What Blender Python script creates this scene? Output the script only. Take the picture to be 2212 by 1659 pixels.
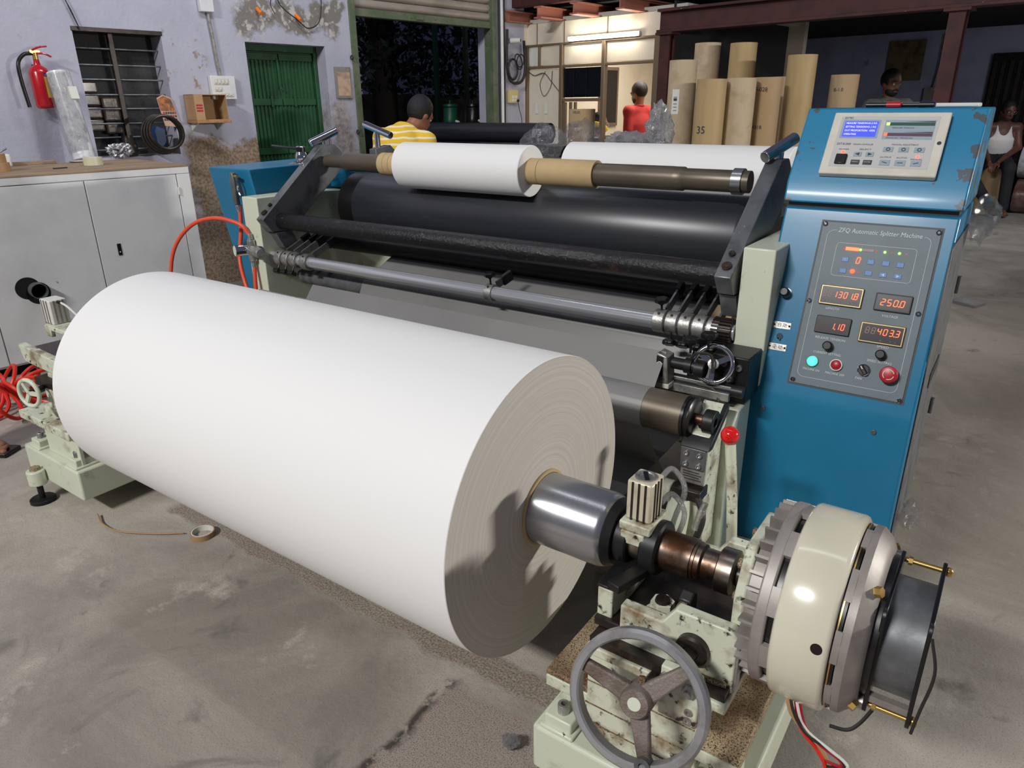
import bpy, bmesh, math, random
import numpy as np
from mathutils import Vector, Matrix
random.seed(7)
rng = np.random.default_rng(11)
for o in list(bpy.data.objects):
    bpy.data.objects.remove(o, do_unlink=True)
SC = bpy.context.scene
COL = SC.collection
PI = math.pi

# ------------------------------------------------------------------ camera
cam_d = bpy.data.cameras.new('camera')
cam = bpy.data.objects.new('camera', cam_d)
COL.objects.link(cam)
cam_d.sensor_width = 36.0
cam_d.lens = 1536.5 / 2212 * 36.0
cam_d.clip_start = .02
_p, _r, _y = 0.37279, 0.00965, -0.61529
_f = Vector((math.sin(_y)*math.cos(_p), math.cos(_y)*math.cos(_p), -math.sin(_p)))
_rt = Vector((math.cos(_y), -math.sin(_y), 0))
_dn = _f.cross(_rt)
_c, _s = math.cos(_r), math.sin(_r)
_R, _D = _c*_rt + _s*_dn, -_s*_rt + _c*_dn
cam.matrix_world = Matrix(((_R.x, -_D.x, -_f.x, 0), (_R.y, -_D.y, -_f.y, 0), (_R.z, -_D.z, -_f.z, 1.42), (0, 0, 0, 1)))
SC.camera = cam

# ------------------------------------------------------------------ world: dusk sky
w = bpy.data.worlds.new('dusk'); SC.world = w; w.use_nodes = True
bg = w.node_tree.nodes['Background']
bg.inputs[0].default_value = (.34, .36, .52, 1); bg.inputs[1].default_value = .17

# ------------------------------------------------------------------ workshop lamps and an added wall fill
def lamp(name, loc, target, sx, sy, power, col):
    d = bpy.data.lights.new(name, 'AREA'); d.shape = 'RECTANGLE'; d.size = sx; d.size_y = sy
    d.energy = power; d.color = col
    o = bpy.data.objects.new(name, d); COL.objects.link(o); o.location = loc
    o.rotation_euler = (Vector(target) - Vector(loc)).to_track_quat('-Z', 'Y').to_euler()
    return o
lamp('ceiling_lamp_key', (-1.9, -5.0, 5.6), (-1.6, 1.6, .6), 1.8, .35, 430, (1, .98, .96))
lamp('wall_lamp_right', (4.2, 4.0, 2.0), (-.7, 1.1, .7), 0.5, .15, 165, (1, .96, .90))
lamp('ceiling_lamp_fill', (-1.2, 1.2, 5.2), (-1.2, 1.7, 0), 5.0, .05, 17, (.95, .97, 1))
lamp('wall_fill_light', (-3.2, 3.3, 4.3), (-5.5, 4.0, 2.0), 1.6, .4, 44, (.93, .95, 1))  # no fixture here: unseen fill added to brighten the left wall

# ------------------------------------------------------------------ colour management
SC.view_settings.view_transform = 'Standard'
SC.view_settings.look = 'None'
SC.view_settings.exposure = 0.28
SC.view_settings.gamma = 1.0
SC.view_settings.use_curve_mapping = False

# ================================================================== helpers
BROT = -0.14053                                    # the building stands turned against the machine
BC, BS = math.cos(BROT), math.sin(BROT)
def bw(p): return (p[0]*BC - p[1]*BS, p[0]*BS + p[1]*BC, p[2])
def lin(c):
    return tuple(((x/255)/12.92 if x/255 <= .04045 else ((x/255+.055)/1.055)**2.4) for x in c)
def nrm(v): v = np.array(v, float); return v/np.linalg.norm(v)
def frame(a):
    a = nrm(a); h = np.array([0, 0, 1.]) if abs(a[2]) < .9 else np.array([1., 0, 0])
    u = nrm(np.cross(h, a)); return u, np.cross(a, u), a
class G:
    def __init__(s): s.v = []; s.f = []
    def add(s, vs, fs):
        n = len(s.v); s.v += [tuple(float(c) for c in p) for p in vs]; s.f += [tuple(i+n for i in f) for f in fs]; return s
    def box(s, x0, x1, y0, y1, z0, z1):
        return s.add([(x0,y0,z0),(x1,y0,z0),(x1,y1,z0),(x0,y1,z0),(x0,y0,z1),(x1,y0,z1),(x1,y1,z1),(x0,y1,z1)],
                     [(0,3,2,1),(4,5,6,7),(0,1,5,4),(1,2,6,5),(2,3,7,6),(3,0,4,7)])
    def obox(s, c, u, v, w, a, b, d):              # oriented box: centre, three axes, half sizes
        c, u, v, w = (np.array(q, float) for q in (c, u, v, w)); P = []
        for z in (-1, 1):
            for x, y in ((-1,-1),(1,-1),(1,1),(-1,1)): P.append(c+u*a*x+v*b*y+w*d*z)
        return s.add(P, [(0,3,2,1),(4,5,6,7),(0,1,5,4),(1,2,6,5),(2,3,7,6),(3,0,4,7)])
    def lathe(s, prof, o, ax, n=32, loop=False, caps=True):   # prof: (height, radius) along ax
        u, v, a = frame(ax); o = np.array(o, float); P = []
        for h, r in prof:
            for k in range(n):
                t = 2*PI*k/n; P.append(o + a*h + r*(u*math.cos(t)+v*math.sin(t)))
        F = []; m = len(prof)
        for i in range(m if loop else m-1):
            j = (i+1) % m
            for k in range(n):
                l = (k+1) % n; F.append((i*n+k, i*n+l, j*n+l, j*n+k))
        if not loop and caps:
            F.append(tuple(range(n))[::-1]); F.append(tuple((m-1)*n+k for k in range(n)))
        return s.add(P, F)
    def cyl(s, p0, p1, r0, r1=None, n=24):
        p0 = np.array(p0, float); p1 = np.array(p1, float); L = np.linalg.norm(p1-p0)
        return s.lathe([(0, r0), (L, r0 if r1 is None else r1)], p0, p1-p0, n)
    def cx(s, x0, x1, y, z, r, n=32, r1=None): return s.cyl((x0,y,z), (x1,y,z), r, r1, n)
    def pipe(s, p0, p1, ro, ri, n=32):
        p0 = np.array(p0, float); p1 = np.array(p1, float); L = np.linalg.norm(p1-p0)
        return s.lathe([(0, ri), (0, ro), (L, ro), (L, ri)], p0, p1-p0, n, loop=True)
    def sph(s, c, r, n=16, sc=(1,1,1)):
        prof = []; P = []; F = []; m = n//2
        for i in range(m+1):
            a = PI*i/m
            for k in range(n):
                t = 2*PI*k/n
                P.append((c[0]+r*sc[0]*math.sin(a)*math.cos(t), c[1]+r*sc[1]*math.sin(a)*math.sin(t), c[2]+r*sc[2]*math.cos(a)))
        for i in range(m):
            for k in range(n): F.append((i*n+k, (i+1)*n+k, (i+1)*n+(k+1) % n, i*n+(k+1) % n))
        return s.add(P, F)
    def prism(s, poly, axis, a, b):                # polygon in the two other axes, extruded along axis
        n = len(poly); P = []
        for h in (a, b):
            for q in poly:
                P.append({'x': (h, q[0], q[1]), 'y': (q[0], h, q[1]), 'z': (q[0], q[1], h)}[axis])
        F = [tuple(range(n))[::-1], tuple(range(n, 2*n))]
        for i in range(n): F.append((i, (i+1) % n, n+(i+1) % n, n+i))
        return s.add(P, F)
    def tube(s, pts, r, n=8, smooth=6, closed=False):
        p = [np.array(q, float) for q in pts]; out = []
        if smooth > 1 and len(p) > 2:
            q = [2*p[0]-p[1]] + p + [2*p[-1]-p[-2]]
            for i in range(1, len(q)-2):
                for k in range(smooth):
                    t = k/smooth
                    out.append(.5*((2*q[i])+(-q[i-1]+q[i+1])*t+(2*q[i-1]-5*q[i]+4*q[i+1]-q[i+2])*t*t+(-q[i-1]+3*q[i]-3*q[i+1]+q[i+2])*t**3))
            out.append(p[-1])
        else: out = p
        u = None; P = []; F = []
        for i, c in enumerate(out):
            d = nrm(out[min(i+1, len(out)-1)] - out[max(i-1, 0)])
            if u is None: u = frame(d)[0]
            u = nrm(u - d*np.dot(u, d)); v = np.cross(d, u)
            for k in range(n):
                t = 2*PI*k/n; P.append(c + r*(u*math.cos(t)+v*math.sin(t)))
        m = len(out)
        for i in range(m-1):
            for k in range(n): F.append((i*n+k, i*n+(k+1) % n, (i+1)*n+(k+1) % n, (i+1)*n+k))
        F.append(tuple(range(n))[::-1]); F.append(tuple((m-1)*n+k for k in range(n)))
        return s.add(P, F)
    def torus(s, c, ax, R, r, n=40, m=10):
        prof = [(r*math.sin(2*PI*k/m), R+r*math.cos(2*PI*k/m)) for k in range(m)]
        return s.lathe(prof, c, ax, n, loop=True)
    def hexh(s, c, ax, r, h):                      # hexagon head sitting on c
        u, v, a = frame(ax); c = np.array(c, float); return s.cyl(c, c+a*h, r, r*.93, 6)
    def socket(s, c, ax, r, h):                    # cap screw with a socket
        return s.lathe([(0, r), (h*.9, r), (h, r*.9), (h, r*.5), (h*.45, r*.5)], c, ax, 14)
def b2w(g):
    g.v = [bw(p) for p in g.v]; return g
def props(o, label=None, cat=None, group=None, kind=None):
    if label: o['label'] = label
    if cat: o['category'] = cat
    if group: o['group'] = group
    if kind: o['kind'] = kind
    return o
def T(name, label, cat, loc, group=None, bf=False):   # an Empty at the base of a thing
    o = bpy.data.objects.new(name, None); COL.objects.link(o); o.empty_display_size = .05
    o.location = bw(loc) if bf else loc
    return props(o, label, cat, group)
def wloc(o):
    l = Vector(o.location)
    while o.parent: o = o.parent; l += Vector(o.location)
    return l
def O(name, g, m, parent=None, label=None, cat=None, group=None, kind=None, bf=False, bev=0, sm=40, seg=2, o=None):
    if bf: b2w(g)
    while parent is not None and parent.parent is not None and parent.parent.parent is not None: parent = parent.parent
    V = np.array(g.v)
    if parent is not None: org = np.array(wloc(parent))
    elif o is not None: org = np.array(bw(o) if bf else o)
    else:
        lo, hi = V.min(0), V.max(0); org = np.array([(lo[0]+hi[0])/2, (lo[1]+hi[1])/2, lo[2]])
    me = bpy.data.meshes.new(name)
    me.from_pydata((V-org).tolist(), [], g.f); me.validate()
    b = bmesh.new(); b.from_mesh(me); bmesh.ops.recalc_face_normals(b, faces=b.faces); b.to_mesh(me); b.free()
    if sm:
        me.polygons.foreach_set('use_smooth', [True]*len(me.polygons)); me.set_sharp_from_angle(angle=math.radians(sm))
    for q in (m if isinstance(m, (list, tuple)) else [m]): me.materials.append(q)
    ob = bpy.data.objects.new(name, me); COL.objects.link(ob)
    if parent is not None: ob.parent = parent
    else: ob.location = org
    if bev:
        md = ob.modifiers.new('bevel', 'BEVEL'); md.width = bev; md.segments = seg; md.limit_method = 'ANGLE'; md.angle_limit = math.radians(40)
    return props(ob, label, cat, group, kind)
def S(name, g, m, label=None, bf=False, bev=0, parent=None, sm=40):
    return O(name, g, m, parent, label, None, None, None if parent else 'structure', bf, bev, sm)
TXT = {}
def text(body, size, c, right, up, m, parent, name='lettering', wid=None, shear=0, ex=.0004, align='CENTER'):
    """flat lettering laid on a surface: c = centre point, right / up = unit axes"""
    cu = bpy.data.curves.new('t', 'FONT'); cu.body = body; cu.size = 1; cu.align_x = align; cu.align_y = 'CENTER'; cu.shear = shear
    cu.resolution_u = 2
    ob = bpy.data.objects.new('t', cu); COL.objects.link(ob)
    dg = bpy.context.evaluated_depsgraph_get(); me = ob.evaluated_get(dg).to_mesh()
    V = np.array([v.co[:] for v in me.vertices]); Fs = [tuple(p.vertices) for p in me.polygons]
    bpy.data.objects.remove(ob, do_unlink=True)
    if len(V) == 0: return None
    sx = size if wid is None else wid/(V[:,0].max()-V[:,0].min())
    right = np.array(right, float); up = np.array(up, float); c = np.array(c, float); nn = np.cross(right, up)
    cx = 0 if align != 'CENTER' else (V[:,0].max()+V[:,0].min())/2
    P = c + np.outer((V[:,0]-cx)*sx, right) + np.outer(V[:,1]*size, up) + nn*ex
    g = G(); g.add(P, Fs)
    return O(name, g, m, parent, sm=0)

# ------------------------------------------------------------------ materials
MATS = {}
def M(name, c, rough=.5, metal=0, c2=None, scale=8, lo=.45, hi=.65, bump=0, bs=None, st=(1,1,1), coat=0, emis=None, es=0,
      c3=None, s3=40, lo3=.6, hi3=.7, spec=.5, obj=False, alpha=1, r2=None, trans=0, ior=1.45):
    m = bpy.data.materials.new(name); m.use_nodes = True; nt = m.node_tree; N = nt.nodes; L = nt.links
    b = N['Principled BSDF']; MATS[name] = m
    col = lin(c)+(1,)
    b.inputs['Base Color'].default_value = col; b.inputs['Roughness'].default_value = rough; b.inputs['Metallic'].default_value = metal
    b.inputs['Coat Weight'].default_value = coat; b.inputs['Coat Roughness'].default_value = .12
    b.inputs['Specular IOR Level'].default_value = spec; b.inputs['IOR'].default_value = ior
    b.inputs['Alpha'].default_value = alpha; b.inputs['Transmission Weight'].default_value = trans
    if emis: b.inputs['Emission Color'].default_value = lin(emis)+(1,); b.inputs['Emission Strength'].default_value = es
    def noise(sc, det=6, rg=.6):
        if obj: src = N.new('ShaderNodeTexCoord').outputs['Object']
        else: src = N.new('ShaderNodeNewGeometry').outputs['Position']
        mp = N.new('ShaderNodeMapping'); mp.inputs['Scale'].default_value = st; L.new(src, mp.inputs[0])
        n = N.new('ShaderNodeTexNoise'); n.inputs['Scale'].default_value = sc; n.inputs['Detail'].default_value = det; n.inputs['Roughness'].default_value = rg
        L.new(mp.outputs[0], n.inputs['Vector']); return n.outputs['Fac']
    def ramp(src, a, z):
        r = N.new('ShaderNodeMapRange'); r.inputs[1].default_value = a; r.inputs[2].default_value = z; L.new(src, r.inputs[0]); return r.outputs[0]
    def mix(f, a, z):
        x = N.new('ShaderNodeMix'); x.data_type = 'RGBA'; L.new(f, x.inputs[0])
        for sock, q in ((x.inputs[6], a), (x.inputs[7], z)):
            if isinstance(q, tuple): sock.default_value = q
            else: L.new(q, sock)
        return x.outputs[2]
    cur = None
    if c2:
        f = ramp(noise(scale), lo, hi); cur = mix(f, col, lin(c2)+(1,)); L.new(cur, b.inputs['Base Color'])
        if r2 is not None:
            rr = N.new('ShaderNodeMapRange'); rr.inputs[3].default_value = rough; rr.inputs[4].default_value = r2; L.new(f, rr.inputs[0]); L.new(rr.outputs[0], b.inputs['Roughness'])
    if c3:
        f = ramp(noise(s3, 4), lo3, hi3); cur = mix(f, cur if cur is not None else col, lin(c3)+(1,)); L.new(cur, b.inputs['Base Color'])
    if bump:
        bn = N.new('ShaderNodeBump'); bn.inputs['Strength'].default_value = bump; bn.inputs['Distance'].default_value = .01
        L.new(noise(bs or scale*3), bn.inputs['Height']); L.new(bn.outputs[0], b.inputs['Normal'])
    return m
# naive surface nets: a smooth mesh from a distance field
def nets(fn, lo, hi, h):
    lo = np.array(lo, float); hi = np.array(hi, float); n = np.maximum(np.ceil((hi-lo)/h).astype(int)+1, 3)
    ax = [lo[i]+h*np.arange(n[i]) for i in range(3)]
    X, Y, Z = np.meshgrid(*ax, indexing='ij'); D = fn(X, Y, Z); sg = D < 0
    cs = tuple(n-1); acc = np.zeros(cs+(3,)); cnt = np.zeros(cs)
    cor = [(i,j,k) for i in (0,1) for j in (0,1) for k in (0,1)]
    for a in cor:
        for d in range(3):
            if a[d] == 0:
                b = list(a); b[d] = 1
                sa = tuple(slice(a[q], a[q]+cs[q]) for q in range(3)); sb = tuple(slice(b[q], b[q]+cs[q]) for q in range(3))
                m = sg[sa] != sg[sb]
                if not m.any(): continue
                da, db = D[sa][m], D[sb][m]; t = da/(da-db)
                p = np.tile(np.array(a, float), (len(t), 1)); p[:, d] = t
                acc[m] += p; cnt[m] += 1
    ok = cnt > 0; idx = -np.ones(cs, int); idx[ok] = np.arange(ok.sum())
    ijk = np.argwhere(ok); V = lo + h*(ijk + acc[ok]/cnt[ok][:, None]); F = []
    for d in range(3):
        e1, e2 = [(1,2),(2,0),(0,1)][d]
        sa = [slice(None)]*3; sa[d] = slice(0, -1); sb = [slice(None)]*3; sb[d] = slice(1, None)
        m = sg[tuple(sa)] != sg[tuple(sb)]
        q = np.argwhere(m); q = q[(q[:, e1] > 0) & (q[:, e2] > 0) & (q[:, e1] < n[e1]-1) & (q[:, e2] < n[e2]-1)]
        if len(q) == 0: continue
        def at(o1, o2):
            z = q.copy(); z[:, e1] += o1; z[:, e2] += o2; return idx[z[:,0], z[:,1], z[:,2]]
        F.append(np.stack([at(-1,-1), at(0,-1), at(0,0), at(-1,0)], 1))
    F = np.concatenate(F); F = F[(F >= 0).all(1)]
    g = G(); g.v = [tuple(p) for p in V.tolist()]; g.f = [tuple(p) for p in F.tolist()]
    return g
def smin(a, b, k):
    h = np.clip(.5+.5*(b-a)/k, 0, 1); return b*(1-h)+a*h-k*h*(1-h)
def f_cone(a, b, ra, rb, fwd=None, flat=1.0):
    a = np.array(a, float); b = np.array(b, float)
    def f(X, Y, Z):
        px, py, pz = X-a[0], Y-a[1], Z-a[2]; d = b-a
        if fwd is not None:
            q = (px*fwd[0]+py*fwd[1]+pz*fwd[2])*(flat-1); px, py, pz = px+q*fwd[0], py+q*fwd[1], pz+q*fwd[2]
            d = d + np.array(fwd)*np.dot(d, fwd)*(flat-1)
        t = np.clip((px*d[0]+py*d[1]+pz*d[2])/np.dot(d, d), 0, 1)
        return np.sqrt((px-t*d[0])**2+(py-t*d[1])**2+(pz-t*d[2])**2)-(ra+(rb-ra)*t)
    return f
def f_ell(c, r, R=None):
    c = np.array(c, float); R = np.eye(3) if R is None else np.array(R)    # rows: local axes
    def f(X, Y, Z):
        px, py, pz = X-c[0], Y-c[1], Z-c[2]
        q = [(R[i][0]*px+R[i][1]*py+R[i][2]*pz)/r[i] for i in range(3)]
        return (np.sqrt(q[0]**2+q[1]**2+q[2]**2)-1)*min(r)
    return f
def f_union(fs, k=.03):
    def f(X, Y, Z):
        d = fs[0](X, Y, Z)
        for q in fs[1:]: d = smin(d, q(X, Y, Z), k)
        return d
    return f

# ================================================================== materials
m_pale = M('pale green machine paint', (206,212,190), .42, c2=(150,146,120), scale=14, lo=.60, hi=.80, c3=(74,58,40), s3=60, lo3=.71, hi3=.76, coat=.15)
m_pale2 = M('worn pale green paint with grime', (204,208,186), .45, c2=(128,108,78), scale=16, lo=.48, hi=.68, c3=(52,40,30), s3=42, lo3=.60, hi3=.68, coat=.1)
m_rust = M('grimy rust speckled paint', (168,150,118), .7, c2=(96,62,42), scale=7, lo=.45, hi=.68, c3=(60,44,32), s3=320, lo3=.50, hi3=.60)
m_oil = M('dark oily iron', (50,42,37), .35, c2=(30,26,24), scale=20, c3=(92,64,46), s3=12, lo3=.6, hi3=.75, metal=.3)
m_blue = M('blue enamel', (20,108,146), .40, c2=(26,118,156), scale=3, lo=.4, hi=.7, coat=.12)
m_bluech = M('chipped blue enamel', (22,120,160), .30, c2=(28,130,170), scale=3, c3=(72,84,92), s3=13, lo3=.665, hi3=.675, coat=.35)
m_hood = M('blue enamel with chips at both edges', (22,120,160), .40, coat=.12)
def chips(m, base, chip, x_l, x_r):
    nt = m.node_tree; N = nt.nodes; L = nt.links; b = N['Principled BSDF']
    g = N.new('ShaderNodeNewGeometry'); sx = N.new('ShaderNodeSeparateXYZ'); L.new(g.outputs['Position'], sx.inputs[0])
    n = N.new('ShaderNodeTexNoise'); n.inputs['Scale'].default_value = 22; n.inputs['Detail'].default_value = 5; L.new(g.outputs['Position'], n.inputs['Vector'])
    # wear by distance from the two side edges, a shape the enamel really has
    def rg(a, z):
        r = N.new('ShaderNodeMapRange'); r.inputs[1].default_value = a; r.inputs[2].default_value = z; L.new(sx.outputs[0], r.inputs[0]); return r.outputs[0]
    mx = N.new('ShaderNodeMath'); mx.operation = 'MAXIMUM'; L.new(rg(x_l+.075, x_l+.01), mx.inputs[0]); L.new(rg(x_r-.06, x_r-.015), mx.inputs[1])
    sc = N.new('ShaderNodeMath'); sc.operation = 'MULTIPLY'; L.new(mx.outputs[0], sc.inputs[0]); sc.inputs[1].default_value = .17
    ad = N.new('ShaderNodeMath'); ad.operation = 'ADD'; L.new(n.outputs['Fac'], ad.inputs[0]); L.new(sc.outputs[0], ad.inputs[1])
    st = N.new('ShaderNodeMapRange'); st.inputs[1].default_value = .70; st.inputs[2].default_value = .705; L.new(ad.outputs[0], st.inputs[0])
    x = N.new('ShaderNodeMix'); x.data_type = 'RGBA'; L.new(st.outputs[0], x.inputs[0]); x.inputs[6].default_value = lin(base)+(1,); x.inputs[7].default_value = lin(chip)+(1,)
    L.new(x.outputs[2], b.inputs['Base Color'])
chips(m_hood, (22,120,160), (70,80,86), -.54, -.115)
m_paper = M('white paper', (232,232,230), .48, spec=.35)
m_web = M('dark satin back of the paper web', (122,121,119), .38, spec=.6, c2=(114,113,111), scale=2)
m_core = M('kraft cardboard core', (190,165,122), .7, c2=(178,152,110), scale=4)
m_kraft = M('brown kraft board', (166,144,114), .75, c2=(160,134,98), scale=6, st=(1,1,.3))
m_kraftg = M('ochre kraft board', (172,148,106), .6, c2=(158,134,92), scale=6, st=(1,1,.3))
m_kraftp = M('pale kraft board', (184,166,138), .75, c2=(168,148,118), scale=9)
m_steel = M('turned steel', (176,178,182), .24, .85, c2=(120,118,116), scale=6, st=(.2,3,3), r2=.34)
m_steelw = M('worn brown steel', (150,140,130), .30, 1, c2=(92,64,46), scale=9, lo=.45, hi=.62, r2=.45)
m_chrome = M('chrome', (215,217,220), .08, 1)
m_gun = M('dull gunmetal', (112,114,116), .38, .45, c2=(84,86,88), scale=10, r2=.5)
m_armst = M('scuffed grey steel bar', (124,126,128), .36, .5, c2=(86,88,90), scale=9, c3=(178,176,170), s3=22, lo3=.70, hi3=.74)
m_alu = M('cast aluminium', (182,181,176), .42, .8, c2=(140,138,132), scale=30, bump=.15)
m_brgrey = M('grey cast aluminium brake body', (158,152,146), .5, .35, c2=(132,126,120), scale=8)
m_cream = M('cream gloss paint', (210,207,186), .22, c2=(203,199,176), scale=3, c3=(96,86,70), s3=24, lo3=.745, hi3=.755, coat=.6)
m_black = M('black rubber drum', (40,42,46), .36, c2=(48,50,55), scale=5, st=(.2,2,2), spec=.7)
m_blackp = M('black plastic', (20,20,21), .32)
m_blackm = M('black satin metal', (30,30,31), .42, .3, c2=(50,48,46), scale=12, lo=.5, hi=.8)
m_rusty = M('black bar with rust', (28,28,30), .24, .1, c2=(88,58,44), scale=16, lo=.60, hi=.74, c3=(120,112,106), s3=120, lo3=.66, hi3=.74, bump=.4, bs=120, st=(.6,1,1))
m_knife = M('polished knife shaft', (198,200,204), .16, .6)
m_brown = M('taupe anodised roller', (104,95,82), .40, .45, c2=(92,84,72), scale=5)
m_plate = M('grey control plate', (96,110,116), .5, c2=(86,98,104), scale=9, lo=.5, hi=.8)
m_white = M('white print', (205,210,212), .6)
m_whitep = M('white plastic', (214,214,206), .4)
m_ivory = M('ivory plastic bezel', (206,203,190), .42, c2=(196,192,176), scale=12)
m_panel = M('light grey keypad foil', (186,186,184), .45)
m_keyg = M('blue-grey keys', (146,162,172), .4)
m_dark = M('dark display window', (26,14,16), .25)
m_dkgrey = M('dark grey print', (56,58,62), .5)
m_seg = M('lit red digits', (255,60,30), .5, emis=(255,70,35), es=5)
m_segoff = M('unlit digits', (150,128,124), .5)
m_redled = M('red lamp', (255,40,20), .4, emis=(255,50,25), es=7)
m_redsoft = M('small red lamp', (190,60,50), .4, emis=(255,60,40), es=.7)
m_greenled = M('green lamp', (90,255,60), .4, emis=(110,255,60), es=5)
m_greenbtn = M('lit green button', (60,255,170), .35, emis=(40,255,165), es=4)
m_lcd = M('blue lit screen', (60,70,255), .3, emis=(38,52,255), es=1.7)
m_lcdt = M('screen text', (190,190,255), .4, emis=(190,180,255), es=1.5)
m_bkey = M('blue keys', (46,104,168), .4)
m_redbtn = M('red plastic button', (170,28,38), .35, c2=(160,24,34))
m_redknob = M('red gloss knob', (214,24,22), .12, coat=.6)
m_hose = M('orange air hose', (226,84,52), .4)
m_redhose = M('red coil hose', (214,44,28), .4)
m_wire = M('dusty cable', (40,38,36), .6)
m_brass = M('brass', (196,160,96), .3, .9)
m_wall = M('lavender distempered wall', (186,186,202), .85, c2=(168,168,184), scale=1.3, lo=.4, hi=.75, c3=(150,142,134), s3=5, lo3=.68, hi3=.75, bump=.3, bs=18)
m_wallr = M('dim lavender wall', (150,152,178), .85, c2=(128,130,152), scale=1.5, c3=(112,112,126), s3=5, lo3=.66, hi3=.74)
m_render = M('bare grey render', (132,128,122), .9, c2=(104,98,92), scale=3, c3=(172,168,164), s3=9, lo3=.60, hi3=.68, bump=.5, bs=30)
m_plaster = M('rough tan plaster', (140,122,104), .95, c2=(112,96,82), scale=6, bump=.9, bs=50)
m_wood = M('worn plywood', (158,136,110), .8, c2=(128,106,84), scale=5, st=(4,.6,1), bump=.2)
m_timber = M('wood shelf', (176,132,84), .7, c2=(150,108,66), scale=8, st=(1,4,4))
m_cab = M('white enamelled cabinet', (214,215,215), .4, c2=(204,205,206), scale=4, c3=(104,102,100), s3=9, lo3=.70, hi3=.74, coat=.1)
m_gdoor = M('dark green door paint', (30,78,44), .5, c2=(22,60,36), scale=5, c3=(64,84,56), s3=14, lo3=.62, hi3=.72)
m_gpost = M('weathered green steel', (84,100,74), .6, c2=(110,110,92), scale=7, c3=(62,70,56), s3=20)
m_shut = M('grey roller shutter slats', (166,156,146), .5, .2, c2=(142,132,122), scale=5, st=(1,.4,1))
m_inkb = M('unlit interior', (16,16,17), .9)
m_part = M('ivory partition board', (216,206,188), .6, c2=(206,196,178), scale=3)
m_frameb = M('brown anodised frame', (122,104,86), .45, .3)
m_glass = M('dark window glass', (10,12,16), .06, spec=.6)
m_redbeam = M('red oxide steel', (74,36,34), .6, c2=(52,28,28), scale=5, c3=(150,140,134), s3=12, lo3=.70, hi3=.72)
m_pink = M('primed red lead steel', (158,100,86), .6)
m_skin = M('brown skin', (142,96,72), .5, c2=(132,88,66), scale=12)
m_skin2 = M('dark brown skin', (104,68,52), .5, c2=(94,60,46), scale=12)
m_hair = M('black hair', (18,16,16), .55, bump=.6, bs=120)
m_eye = M('eye white', (220,214,206), .3)
m_red = M('red cotton', (178,52,50), .85, c2=(164,44,42), scale=9, bump=.3, bs=14)
m_greysh = M('grey check cotton', (112,114,112), .85, c2=(86,88,88), scale=30, bump=.3, bs=14)
m_vest = M('white cotton vest', (226,222,218), .85, bump=.4, bs=16)
m_trous = M('charcoal trousers', (42,42,46), .85, c2=(34,34,38), scale=9, bump=.3, bs=12)
m_leaf = M('dark leaves', (26,36,30), .5, c2=(28,46,34), scale=3)
m_bark = M('dark bark', (44,36,32), .9, bump=.8, bs=18)
m_cwall = M('old concrete wall', (132,124,110), .9, c2=(92,86,76), scale=3, bump=.4)
m_soil = M('dark earth', (48,44,40), .95, c2=(36,33,30), scale=4)
m_tarp = M('blue tarpaulin', (70,84,128), .5, c2=(110,112,122), scale=6)
m_sack = M('woven sack', (128,122,104), .8, c2=(96,92,80), scale=9)
m_tan = M('packing tape brown', (168,132,92), .5)
m_ext = M('red fire extinguisher paint', (176,24,34), .22, coat=.5)
m_yel = M('yellow print', (224,190,60), .5)
m_carton = M('corrugated carton', (176,142,104), .8, c2=(166,132,94), scale=7)
m_green = M('green plastic', (22,86,62), .4)
m_orange = M('orange plastic', (232,120,34), .4)
m_yellowrag = M('yellow towel', (226,196,60), .9, bump=.8, bs=60)
m_foam = M('foil', (190,190,194), .18, 1, bump=1, bs=30)

def film(name, tint=(235,238,240), a=.05, white=.04):
    m = bpy.data.materials.new(name); m.use_nodes = True; nt = m.node_tree; N = nt.nodes; L = nt.links
    b = N['Principled BSDF']; b.inputs['Base Color'].default_value = lin(tint)+(1,); b.inputs['Roughness'].default_value = .10; b.inputs['Specular IOR Level'].default_value = 1
    t = N.new('ShaderNodeBsdfTransparent'); gl = N.new('ShaderNodeBsdfGlossy'); gl.inputs['Roughness'].default_value = .10
    n = N.new('ShaderNodeTexNoise'); n.inputs['Scale'].default_value = 30; n.inputs['Detail'].default_value = 3
    bp = N.new('ShaderNodeBump'); bp.inputs['Strength'].default_value = 1; bp.inputs['Distance'].default_value = .05; L.new(n.outputs['Fac'], bp.inputs['Height'])
    L.new(bp.outputs[0], gl.inputs['Normal']); L.new(bp.outputs[0], b.inputs['Normal'])
    fr = N.new('ShaderNodeLayerWeight'); fr.inputs[0].default_value = .4; L.new(bp.outputs[0], fr.inputs['Normal'])
    mr = N.new('ShaderNodeMapRange'); mr.inputs[3].default_value = a; mr.inputs[4].default_value = .6; L.new(fr.outputs['Facing'], mr.inputs[0])
    x = N.new('ShaderNodeMixShader'); L.new(mr.outputs[0], x.inputs[0]); L.new(t.outputs[0], x.inputs[1]); L.new(gl.outputs[0], x.inputs[2])
    y = N.new('ShaderNodeMixShader'); y.inputs[0].default_value = white; L.new(x.outputs[0], y.inputs[1]); L.new(b.outputs[0], y.inputs[2])
    L.new(y.outputs[0], N['Material Output'].inputs['Surface'])
    return m
m_film = film('clear crinkled film')
m_filmw = film('milky polythene', (235,236,238), .15, .4)
m_wrap = M('film wrapped paper', (222,222,224), .16, c2=(180,182,186), scale=18, bump=.6, bs=26, coat=.6)
m_wrapd = M('film wrapped brown pack', (92,80,70), .16, c2=(70,62,56), scale=10, bump=.9, bs=16, coat=.8)
m_wrapr = M('film wrapped maroon roll', (96,66,58), .16, c2=(120,100,92), scale=7, bump=.6, bs=14, coat=.7)

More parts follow.
